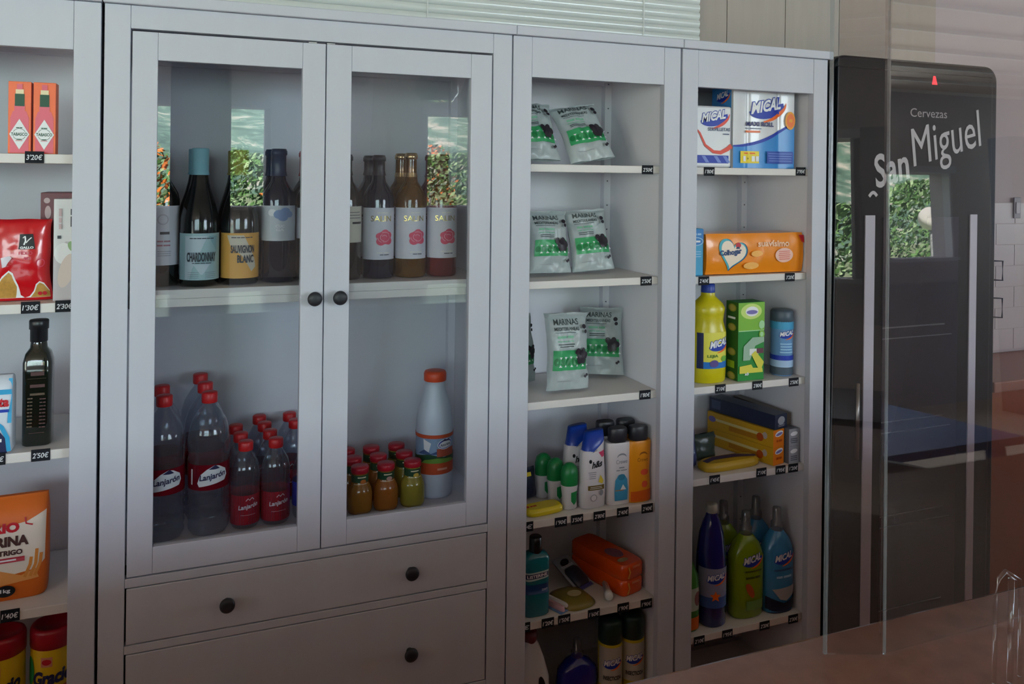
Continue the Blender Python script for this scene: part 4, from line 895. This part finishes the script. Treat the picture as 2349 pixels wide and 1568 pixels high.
# bottom shelf of that bookcase
CY = mat('can_yellow', 'c9b52c', .3, noise=.03, metal=.2); CG = mat('can_cap_green', '0c2e28', .4)
def aero(x, y, label):
    t = thing('aerosol_can', label, 'aerosol', (x, y, .2005), group='yellow insect spray cans')
    MB().lathe([(0, .002), (.030, 0), (.033, .003), (.033, .150), (.030, .155)], CY, 36).build('body', t); MB().lathe([(.0315, .152), (.0330, .154), (.0325, .205), (.028, .213), (0, .213)], CG, 32).build('cap', t)
    mb = MB(); d = Dec(); d.rect(-.038, .045, .038, .146, P_('can_fog', 'b9b4a8')); mical(d, .004, .104, .056); d.text('INSECTICIDA', .004, .066, .050, .011, pk, .03); d.rect(-.02, .028, .026, .034, P_('can_brown', '8a6a30')); d.bake(mb, cyl(.033, turn=-.38), .004); mb.build('label', t); return t
a0 = aero(1.239, .085, 'left yellow insect spray can at the bottom of the bookcase'); dup(a0, (1.307, .085, .2005), 0, 'right yellow insect spray can beside the post')
t = thing('blue_spray_bottle', 'round blue bottle with clear nozzle cap beside the spray cans', 'bottle', (1.150, .105, .2005)); BLU = mat('spray_blue', '141f86', .1, .6, coat=.4)
MB().loft([(0, .050, .030), (.004, .055, .034), (.05, .060, .036), (.085, .055, .034), (.105, .035, .026), (.115, .016, .016)], BLU, n=2.2).build('body', t); MB().lathe([(.0165, .114), (.0165, .130), (.012, .133), (.011, .160), (.009, .162), (0, .162)], CP, 24).build('nozzle_cap', t)
t = thing('softener_bottle', 'white handled bottle at the bottom left behind the post', 'bottle', (1.005, .090, .2005)); MB().loft([(0, .045, .030), (.005, .050, .035), (.10, .050, .035), (.15, .036, .026), (.185, .022, .020), (.195, .016, .016)], RW, n=3).build('body', t)
MB().lathe([(.0175, .192), (.018, .195), (.018, .218), (0, .22)], mat('softener_cap', '6a2026', .4), 24).build('cap', t); mb = MB(); Dec().ell(.022, .085, .010, .028, pk, rot=.2).bake(mb, sup([(0, .045, .030), (.005, .050, .035), (.10, .050, .035), (.15, .036, .026)], 3), .005, .01); mb.build('handle_gap', t)

# ================================================================== paper goods and cleaners, right bookcase
PW = mat('wrap_white', 'd8d8dc', .25, .5, noise=.03, coat=.2); SB = P_('wrap_blue', '3a8ad0', .3)
t = thing('napkin_pack', 'white napkin pack with an orange swoosh on the top right shelf', 'pack', (1.519, .055, 1.6305))
rbox(-.0715, .0715, 0, .14, 0, .172, PW).build('pack', t, .006); d = Dec(); mical(d, .012, .138, .098, P_('swoosh_red', 'e0503c')); d.text('SERVILLETAS', .028, .107, .074, .010, P_('napkin_ink', '56607c'), .03); d.blur(.052, .094, .022, .005, P_('napkin_ink', '56607c'), words=1)
d.ribbon([(-.062, .120), (-.036, .095), (-.018, .062), (.010, .044), (.034, .042), (.056, .052), (.070, .062)], lambda t: .004+.010*t, P_('swoosh_red', 'e0503c')); d.ell(-.060, .059, .013, .012, P_('napkin_violet', '6a6cb4')); d.rect(-.068, .012, .060, .034, pb)
for k in (-.03, .01, .04): d.poly([(k, .032), (k+.012, .032), (k+.026, .014), (k+.014, .014)], P_('napkin_shine', '6f84cc'))
mb = MB(); d.bake(mb, flat(0), 0); mb.build('front_print', t)
t = thing('paper_roll_pack', 'large white and blue kitchen roll pack on the top right shelf', 'pack', (1.6995, .060, 1.6305))
b = MB(); secs = []; hw = .107
def rollmap(u, v, o): return (u, -.008*abs(math.cos(PI*u/hw))**.5-o, v+(.004*abs(math.cos(PI*u/hw)) if v > .2 else 0))
b.sheet(rollmap, -hw, hw, 0, .229, 40, 12, PW); b.box(-hw, hw, .0005, .092, 0, .229, PW); b.sheet(lambda u, v, o: (u, v, .2295+.004*abs(math.cos(PI*u/hw))), -hw, hw, -.006, .092, 30, 2, PW); b.build('pack', t)
d = Dec(); n = 20; d.poly([(-hw, 0), (hw, 0), (hw, .135)]+[(hw-2*hw*k/n, .062+.073*(1-k/n)**2.0) for k in range(n+1)], SB)
d.ribbon([(-hw+2*hw*k/n, .062+.076*(k/n)**2.0) for k in range(n+1)], lambda t: .005+.004*math.sin(PI*t), pb); mical(d, .010, .172, .128); d.text('MAXI ROLL', -.014, .126, .094, .013, P_('roll_ink', '3a3a6c'), .05); d.blur(-.036, .113, .050, .006, P_('roll_grey', '8c94a8'), words=3); d.rect(-.064, .101, -.016, .107, P_('roll_coral', 'f08860'))
d.ell(.090, .139, .017, .026, P_('roll_badge', 'f0a020')); d.ell(.091, .139, .013, .020, P_('roll_badge2', 'f07830')); d.blur(.091, .139, .014, .014, P_('roll_badge', 'f0a020'), words=1)
d.rect(-.084, .014, -.020, .048, P_('roll_yellow', 'ecd22c')); d.blur(-.052, .042, .040, .006, po, words=2)
for q in (-.074, -.044, -.032): d.rect(q, .019, q+.010, .034, pw)
d.text('>', -.056, .027, .006, .006, pk, .02); d.rect(.006, .014, .098, .049, P_('roll_indigo', '2c4ca8')); d.lines(.010, .094, .018, .046, 4, P_('roll_pale', '7f98d8'), .25)
mb = MB(); d.bake(mb, rollmap, .008, off=.0012, dl=.0003); mb.build('front_print', t)
mb = MB(); d = Dec(); d.rect(-.092, .0, .0, .230, SB); mical(d, -.040, .205, .066); d.bake(mb, side(-hw), 0); mb.build('side_print', t)
# second shelf
OT = mat('wrap_orange', 'ee8c1c', .25, .5, noise=.06, nscale=20, coat=.3)
t = thing('toilet_tissue_pack', 'long orange tissue pack with a heart emblem', 'pack', (1.667, .045, 1.3325))
b = MB(); om = lambda u, v, o: (u, -.006*(1-abs(2*v/.113-1)**3)-o+.0015*N_.noise(Vector((u*30, v*30, 2))), v+.0015*N_.noise(Vector((u*18, 7, v*20)))); b.sheet(om, -.167, .167, 0, .113, 60, 12, OT); b.box(-.167, .167, .002, .1, 0, .112, OT); b.build('pack', t, 0)
def heart(s, cx, cz, rot=.35):
    pts = []
    for k in range(40):
        a = 2*PI*k/40; x = 16*math.sin(a)**3/17; y = (13*math.cos(a)-5*math.cos(2*a)-2*math.cos(3*a)-math.cos(4*a))/17; pts.append((cx+s*(x*math.cos(rot)-y*math.sin(rot)), cz+s*(x*math.sin(rot)+y*math.cos(rot))))
    return pts
d = Dec(); d.poly(heart(.052, -.080, .058, -.25), P_('heart_navy', '1c3a6c')); d.poly(heart(.051, -.083, .0585, -.25), P_('heart_cyan', '3fa8b8')); d.poly(heart(.045, -.080, .058, -.25), P_('heart_cream', 'f0dcc8')); d.ell(-.062, .080, .009, .008, pr); d.poly([(-.07, .070), (-.056, .070), (-.060, .076), (-.068, .076)], pnv)
d.text('Colhogar', -.088, .060, .074, .020, P_('heart_navy', '1c3a6c'), .05, rot=.08); d.text('suavísimo', .060, .084, .110, .018, P_('tissue_peach', 'f6c8a0'), .03); d.ell(.096, .050, .031, .021, P_('tissue_rose', 'f0c0b0')); d.lines(.074, .118, .036, .064, 5, P_('tissue_coral', 'e07a70'), .45)
d.ell(.0, .056, .020, .009, P_('tissue_glow', 'f6b45c')); d.ell(-.02, .022, .026, .010, P_('tissue_glow', 'f6b45c')); d.poly([(.148, .106), (.166, .106), (.166, .085), (.156, .088)], pr)
mb = MB(); d.bake(mb, om, .010, .012, off=.0015, dl=.0003); mb.build('front_print', t)
t = thing('blue_packet', 'light blue upright packet left of the orange tissue pack', 'packet', (1.4655, .045, 1.3305)); rbox(-.0290, .0290, 0, .09, 0, .130, P_('packet_azure', '3fa0cc', .35)).build('packet', t, .003)
mb = MB(); d = Dec(); d.rect(-.028, .088, .028, .128, P_('packet_blue', '2f7ac0')); d.ell(.004, .095, .024, .012, P_('packet_pale', '9cc8e0')); d.ell(.004, .095, .021, .0095, P_('packet_blue', '2f7ac0')); d.blur(.002, .095, .034, .008, pw, words=1); d.blur(.006, .115, .03, .008, plb, words=2); d.lines(-.02, .02, .05, .07, 3, plb, .3); d.bake(mb, flat(0), 0); mb.build('front_print', t)
# bleach bottle
YB = mat('bleach_yellow', 'c9bb10', .3, .5, noise=.03)
ls = [(0, .048, .036), (.005, .052, .040), (.030, .053, .041), (.140, .053, .041), (.150, .050, .039), (.170, .044, .036), (.190, .047, .037), (.205, .050, .038), (.218, .044, .034), (.232, .028, .024), (.240, .0195, .0185), (.254, .0185, .0185)]
def bleach(x, y, label):
    t = thing('bleach_bottle', label, 'bottle', (x, y, 1.0275), group='yellow bleach bottles'); MB().loft(ls, YB, n=2.3).build('body', t)
    MB().lathe([(.0195, .250), (.0200, .252), (.0190, .273), (.017, .275), (0, .275)], mat('bleach_cap_blue', '24409c', .4), 26).build('cap', t)
    mb = MB(); d = Dec(); d.rect(-.046, .042, .049, .142, P_('bleach_lemon', 'e0d850')); d.poly([(-.046, .042), (.049, .042), (.049, .072), (.020, .058), (-.046, .062)], P_('bleach_blue', '1f70c0')); d.rect(-.049, .042, -.036, .142, pnv); mical(d, .012, .108, .074); d.text('LEJIA', -.010, .076, .034, .010, P_('bleach_green', '4a7a2c'), .03)
    d.ell(.030, .068, .012, .008, P_('bleach_leaf', '6fae3c')); d.ell(-.006, .056, .014, .010, P_('bleach_plum', '5a4a8c')); d.bake(mb, sup(ls, 2.3), .005, .015, off=.0008); mb.build('label', t); return t
b0 = bleach(1.541, .088, 'front yellow bleach bottle with blue cap'); b1 = dup(b0, (1.500, .180, 1.0275), 0, 'yellow bleach bottle behind the front one')
GB = mat('card_green', '2f8a3c', .35, noise=.04)
t = thing('refill_box', 'green box with a yellow picture beside the bleach', 'box', (1.642, .045, 1.0275), rotz=0)
rbox(-.028, .062, 0, .055, 0, .222, GB).build('carton', t, .0008); d = Dec()
d.rect(-.028, .142, .062, .221, P_('box_lime', '7fb83c')); d.ell(.016, .196, .036, .022, P_('box_glow', 'c8e07a')); d.ell(.018, .196, .022, .014, pw); d.ell(.018, .194, .019, .006, P_('box_mauve', '7a70b0')); d.rect(-.027, .140, .060, .1425, P_('box_pale', 'a8d8a0')); d.ell(.052, .157, .010, .012, P_('box_pale', 'a8d8a0')); d.ell(.052, .130, .010, .011, P_('box_lime', '7fb83c')); d.ell(.052, .130, .006, .007, P_('box_pale', 'a8d8a0'))
d.poly([(-.012, .058), (.012, .058), (.030, .098), (.060, .108), (.060, .122), (.02, .122), (-.010, .098)], P_('box_sage', '9ab8a0')); d.rect(.010, .072, .040, .090, P_('box_white', 'e0e4e0')); d.rect(.034, .076, .058, .090, P_('box_wine', '6a3a4a')); d.poly([(.016, .074), (.030, .084), (.060, .050), (.050, .030), (.042, .030)], P_('box_yellow', 'd8d04a')); d.poly([(-.024, .022), (.056, .022), (.054, .034), (.022, .036), (.016, .046), (-.024, .042)], P_('box_yellow', 'd8d04a')); d.text('x3', .0, .020, .014, .008, pw, .05)
mb = MB(); d.bake(mb, flat(0), 0); mb.build('front_print', t)
d = Dec(); d.rect(-.055, 0, 0, .222, P_('box_forest', '2a5a20'))
for z in (.205, .150, .080, .012): d.ell(-.0275, z, .019, .011, P_('box_olive', '8a8a2c')); d.ell(-.0275, z, .014, .008, P_('box_tan', 'a89a4c'))
d.rect(-.045, .174, -.010, .180, pw); d.rect(-.045, .035, -.012, .055, P_('box_lime2', '8fae20')); mb = MB(); d.bake(mb, side(-.028), 0); mb.build('side_print', t)
t = thing('air_freshener', 'small grey and blue spray can near the right post', 'aerosol', (1.7955, .080, 1.0275)); MB().lathe([(0, .002), (.029, 0), (.032, .003), (.032, .158)], mat('can_blue', '6f9ccc', .3, noise=.03), 34).build('body', t); MB().lathe([(.0325, .156), (.0335, .157), (.0330, .185), (.029, .190), (0, .190)], mat('can_cap_grey', '4a5866', .45), 30).build('cap', t)
mb = MB(); d = Dec(); d.rect(-.10, .0035, .10, .026, P_('can_slate', '4a5866')); d.rect(-.10, .026, .10, .046, P_('can_pale', 'a8c4e4')); d.rect(-.10, .046, .10, .060, pb); d.rect(-.10, .136, .10, .158, P_('can_cyan', '48a0cc')); mical(d, .004, .122, .050); d.lines(-.018, .022, .066, .098, 4, plb, .5); d.bake(mb, cyl(.0322, turn=-.32), .005); mb.build('label', t)
tag(rbox(-.018, .018, 0, .05, 0, .062, mat('dark_box', '2a2e3a', .4)).build('small_box', None, .001, loc=(1.785, .215, 1.0275)), 'small dark box in the shade behind the spray can', 'box')
# fourth shelf: wraps
def film(x, y, z, w, dp, h, rz, m, label, dec=None, group=None, name='wrap_box'):
    t = thing(name, label, 'box', (x, y, z), rz, group); rbox(-w/2, w/2, 0, dp, 0, h, m).build('carton', t, .0008)
    if dec: mb = MB(); dec(mb); mb.build('print', t)
    return t
YF = mat('card_film_yellow', 'c99a1e', .35, noise=.08); DF = mat('card_film_navy', '252c44', .3, noise=.08); GF = mat('card_film_grey', '6a6e76', .3, noise=.08)
def dy(mb):
    d = Dec(); d.rect(-.0245, .0, .0245, .05, P_('film_orange', 'e07a10')); d.ell(.002, .038, .018, .008, pw, rot=.15); d.ell(.002, .037, .015, .004, P_('box_mauve', '7a70b0'), rot=.15); d.blur(.002, .018, .026, .010, P_('film_rust', 'b04a0c'), words=2); d.bake(mb, flat(0), 0)
    s = Dec(); s.rect(-.235, .026, -.02, .034, P_('film_pale', 'd8c88a')); s.rect(-.16, .010, -.05, .024, P_('film_amber', 'b0781a')); s.ell(-.028, .030, .008, .010, P_('film_plate', 'b8a8a0')); s.ell(-.045, .022, .012, .012, P_('film_rust', 'b04a0c')); s.ell(-.225, .030, .014, .009, P_('box_mauve', '7a70b0')); s.bake(mb, side(-.0245), 0)
RZ = .24
film(1.762, .048, .7755, .049, .245, .050, RZ, YF, 'lower yellow food wrap box stacked at the right', dy, 'yellow food wrap boxes'); film(1.762, .048, .8260, .049, .245, .050, RZ, YF, 'upper yellow food wrap box stacked at the right', dy, 'yellow food wrap boxes')
def dgf(mb):
    d = Dec(); d.rect(-.018, .0, .018, .05, P_('foil_pale', '9a9ca4')); d.ell(.0, .036, .013, .006, pw, rot=.15); d.lines(-.014, .014, .008, .024, 3, P_('foil_dark', '4a4c58'), .4); d.bake(mb, flat(0), 0)
film(1.8105, .040, .7755, .037, .22, .050, .02, GF, 'lower grey foil box beside the right post', dgf, 'grey foil boxes'); film(1.8105, .040, .8260, .037, .22, .050, .02, GF, 'upper grey foil box beside the right post', dgf, 'grey foil boxes')
def ddf(mb):
    d = Dec(); d.ell(.0, .024, .016, .012, P_('foil_pale', '9a9ca4')); d.lines(-.016, .016, .006, .014, 2, P_('foil_pale', '9a9ca4'), .4); d.bake(mb, flat(0), 0); s = Dec(); s.rect(-.235, .010, -.20, .036, P_('film_steel', '4a5674')); s.bake(mb, side(-.028), 0)
film(1.774, .052, .8765, .056, .245, .042, .24, DF, 'long dark blue wrap box on top of the yellow ones', ddf)
film(1.815, .075, .8765, .030, .22, .034, .06, mat('card_brown', '6a5c50', .4), 'narrow brownish box on top of the grey foil boxes')
t = thing('cloth_pack', 'flat yellow cloth packet with a purple band at the shelf front', 'packet', (1.616, .085, .7755), rotz=.05)
MB().loft([(0, .094, .030), (.004, .098, .034), (.016, .098, .034), (.024, .088, .026)], mat('cloth_yellow', 'b8941c', .4, noise=.15), n=3.5).build('packet', t); mb = MB(); Dec().poly([(-.09, .004), (-.04, .022), (.04, .02), (.09, -.004), (.085, -.018), (.02, -.002), (-.05, .0), (-.085, -.014)], P_('cloth_purple', '3a2a50')).bake(mb, lambda u, v, o: (u, v, .0242+o), 0); mb.build('print', t)
t = thing('glove_bag', 'crumpled blue bag at the left of the wrap shelf', 'bag', (1.487, .110, .780), rotz=.2, rx=ML(8)); mf = bagmap(.085, .115, .05, 31, .009, .04, .5); bag_mesh(.085, .115, .05, mat('bag_violet_blue', '3c4a7c', .3, noise=.2), mf, 18, 20).build('bag', t)
t = thing('scourer_pack', 'greenish crumpled pack in front of the yellow wrap boxes', 'pack', (1.585, .165, .777), rotz=.1, rx=ML(5)); mf = bagmap(.09, .07, .045, 33, .007, .05, .6); bag_mesh(.09, .07, .045, mat('scourer_green', '3c4a44', .3, noise=.3), mf, 16, 14).build('pack', t)
# fifth shelf: cleaning bottles
NB = mat('cleaner_navy', '101a6c', .1, .6, coat=.4); CL2 = mat('cap_frost', 'a8a8a0', .4)
t = thing('cleaner_bottle', 'tall dark blue cleaner bottle with white cap on the lowest right shelf', 'bottle', (1.561, .085, .3435)); fs2 = [(0, .038, .038), (.005, .0415, .0415), (.17, .0415, .0415), (.20, .040, .040), (.25, .034, .034), (.285, .024, .024), (.305, .0155, .0155), (.312, .0150, .0150)]
MB().loft(fs2, NB, n=2.1).build('body', t); MB().lathe([(.0165, .309), (.017, .311), (.017, .331), (.015, .333), (0, .333)], CL2, 24).build('cap', t)
mb = MB(); d = Dec(); d.rect(-.052, .075, .052, .165, P_('cleaner_grey', '8c90b0')); d.rect(-.052, .055, .052, .085, P_('cleaner_blue', '3a5a9c')); mical(d, .004, .138, .062); d.poly([(.0+.016*math.cos(PI/2+k*PI/5)*(1 if k % 2 == 0 else .45), .088+.016*math.sin(PI/2+k*PI/5)*(1 if k % 2 == 0 else .45)) for k in range(10)], po); d.bake(mb, cyl(.0415, turn=-.30), .005, off=.001); mb.build('label', t)
def spray(x, y, m, label, group, dec=None, w=.054, h=.230):
    t = thing('spray_refill', label, 'bottle', (x, y, .3435), 0, group); ss = [(0, w*.9, .030), (.005, w, .034), (h*.35, w*1.0, .035), (h*.75, w*1.0, .035), (h*.90, w*.72, .030), (h, w*.34, .017)]
    MB().loft(ss, m, n=2.4).build('body', t); MB().lathe([(.0175, h-.002), (.018, h+.002), (.017, h+.022), (.013, h+.026), (.0125, h+.062), (.010, h+.066), (0, h+.066)], clear('frosted_cap', 'c8ccd0', 1.45, haze=.3, hcol='9a9ca0'), 24).build('nozzle_cap', t)
    if dec: mb = MB(); dec().bake(mb, sup(ss, 2.4), .006, .016, off=.0009); mb.build('label', t)
    return t
def dgn():
    d = Dec(); mical(d, .0, .166, .072); d.rect(-.030, .134, .030, .138, P_('spray_moss', '4a5a14')); d.blur(0, .118, .052, .010, P_('spray_moss', '4a5a14'), words=2); d.ell(-.010, .082, .010, .024, P_('spray_carrot', 'b8582a'), rot=.5); d.rect(-.022, .026, .036, .052, P_('spray_sage', '6f9a50')); return d
def dbl():
    d = Dec(); mical(d, .0, .160, .072); d.rect(-.032, .124, .032, .129, P_('spray_navy', '3a5a86')); d.blur(0, .106, .055, .010, plb, words=2); d.poly([(-.05, .0), (.05, .0), (.05, .045), (.0, .030), (-.05, .050)], P_('spray_dark', '16203c')); d.poly([(-.038, .072), (.040, .078), (.034, .050), (.008, .036), (-.014, .042)], P_('spray_fog', 'a8a8ac')); return d
GS = mat('spray_green', '7c9a10', .2, .5, noise=.05, coat=.3); BS = mat('spray_azure', '3c86bc', .2, .5, noise=.05, coat=.3)
g0 = spray(1.680, .085, GS, 'front lime green cleaner bottle on the lowest right shelf', 'lime green cleaner bottles', dgn); dup(g0, (1.664, .170, .3435), 0, 'lime green cleaner bottle behind the front one')
g1 = spray(1.7845, .078, BS, 'front light blue cleaner bottle by the right post', 'light blue cleaner bottles', dbl, w=.0515); dup(g1, (1.778, .165, .3435), 0, 'light blue cleaner bottle behind the front one')
t = thing('cleaner_bottle', 'green and orange bottle half hidden by the left post', 'bottle', (1.474, .082, .3435)); MB().loft([(0, .034, .030), (.005, .037, .033), (.11, .037, .033), (.15, .034, .03), (.19, .016, .016)], P_('floor_green', '3c7a2c', .3), n=2.4).build('body', t); MB().lathe([(.017, .188), (.017, .212), (0, .214)], pw, 20).build('cap', t)
mb = MB(); Dec().rect(-.03, .006, .036, .040, P_('floor_orange', 'c85a14')).rect(-.03, .058, .036, .12, P_('floor_white', 'a8b0a0')).ell(.02, .09, .012, .02, P_('floor_wine', '7a4a4a')).bake(mb, sup([(0, .034, .030), (.005, .037, .033), (.11, .037, .033), (.15, .034, .03)], 2.4), .005, .012, off=.0009); mb.build('label', t)
t = thing('cleaner_bottle', 'dark blue bottle with pale cap behind the tall cleaner bottle', 'bottle', (1.495, .180, .3435)); MB().loft(fs2, NB, n=2.1).build('body', t); MB().lathe([(.0165, .309), (.017, .311), (.017, .331), (.015, .333), (0, .333)], CL2, 24).build('cap', t)
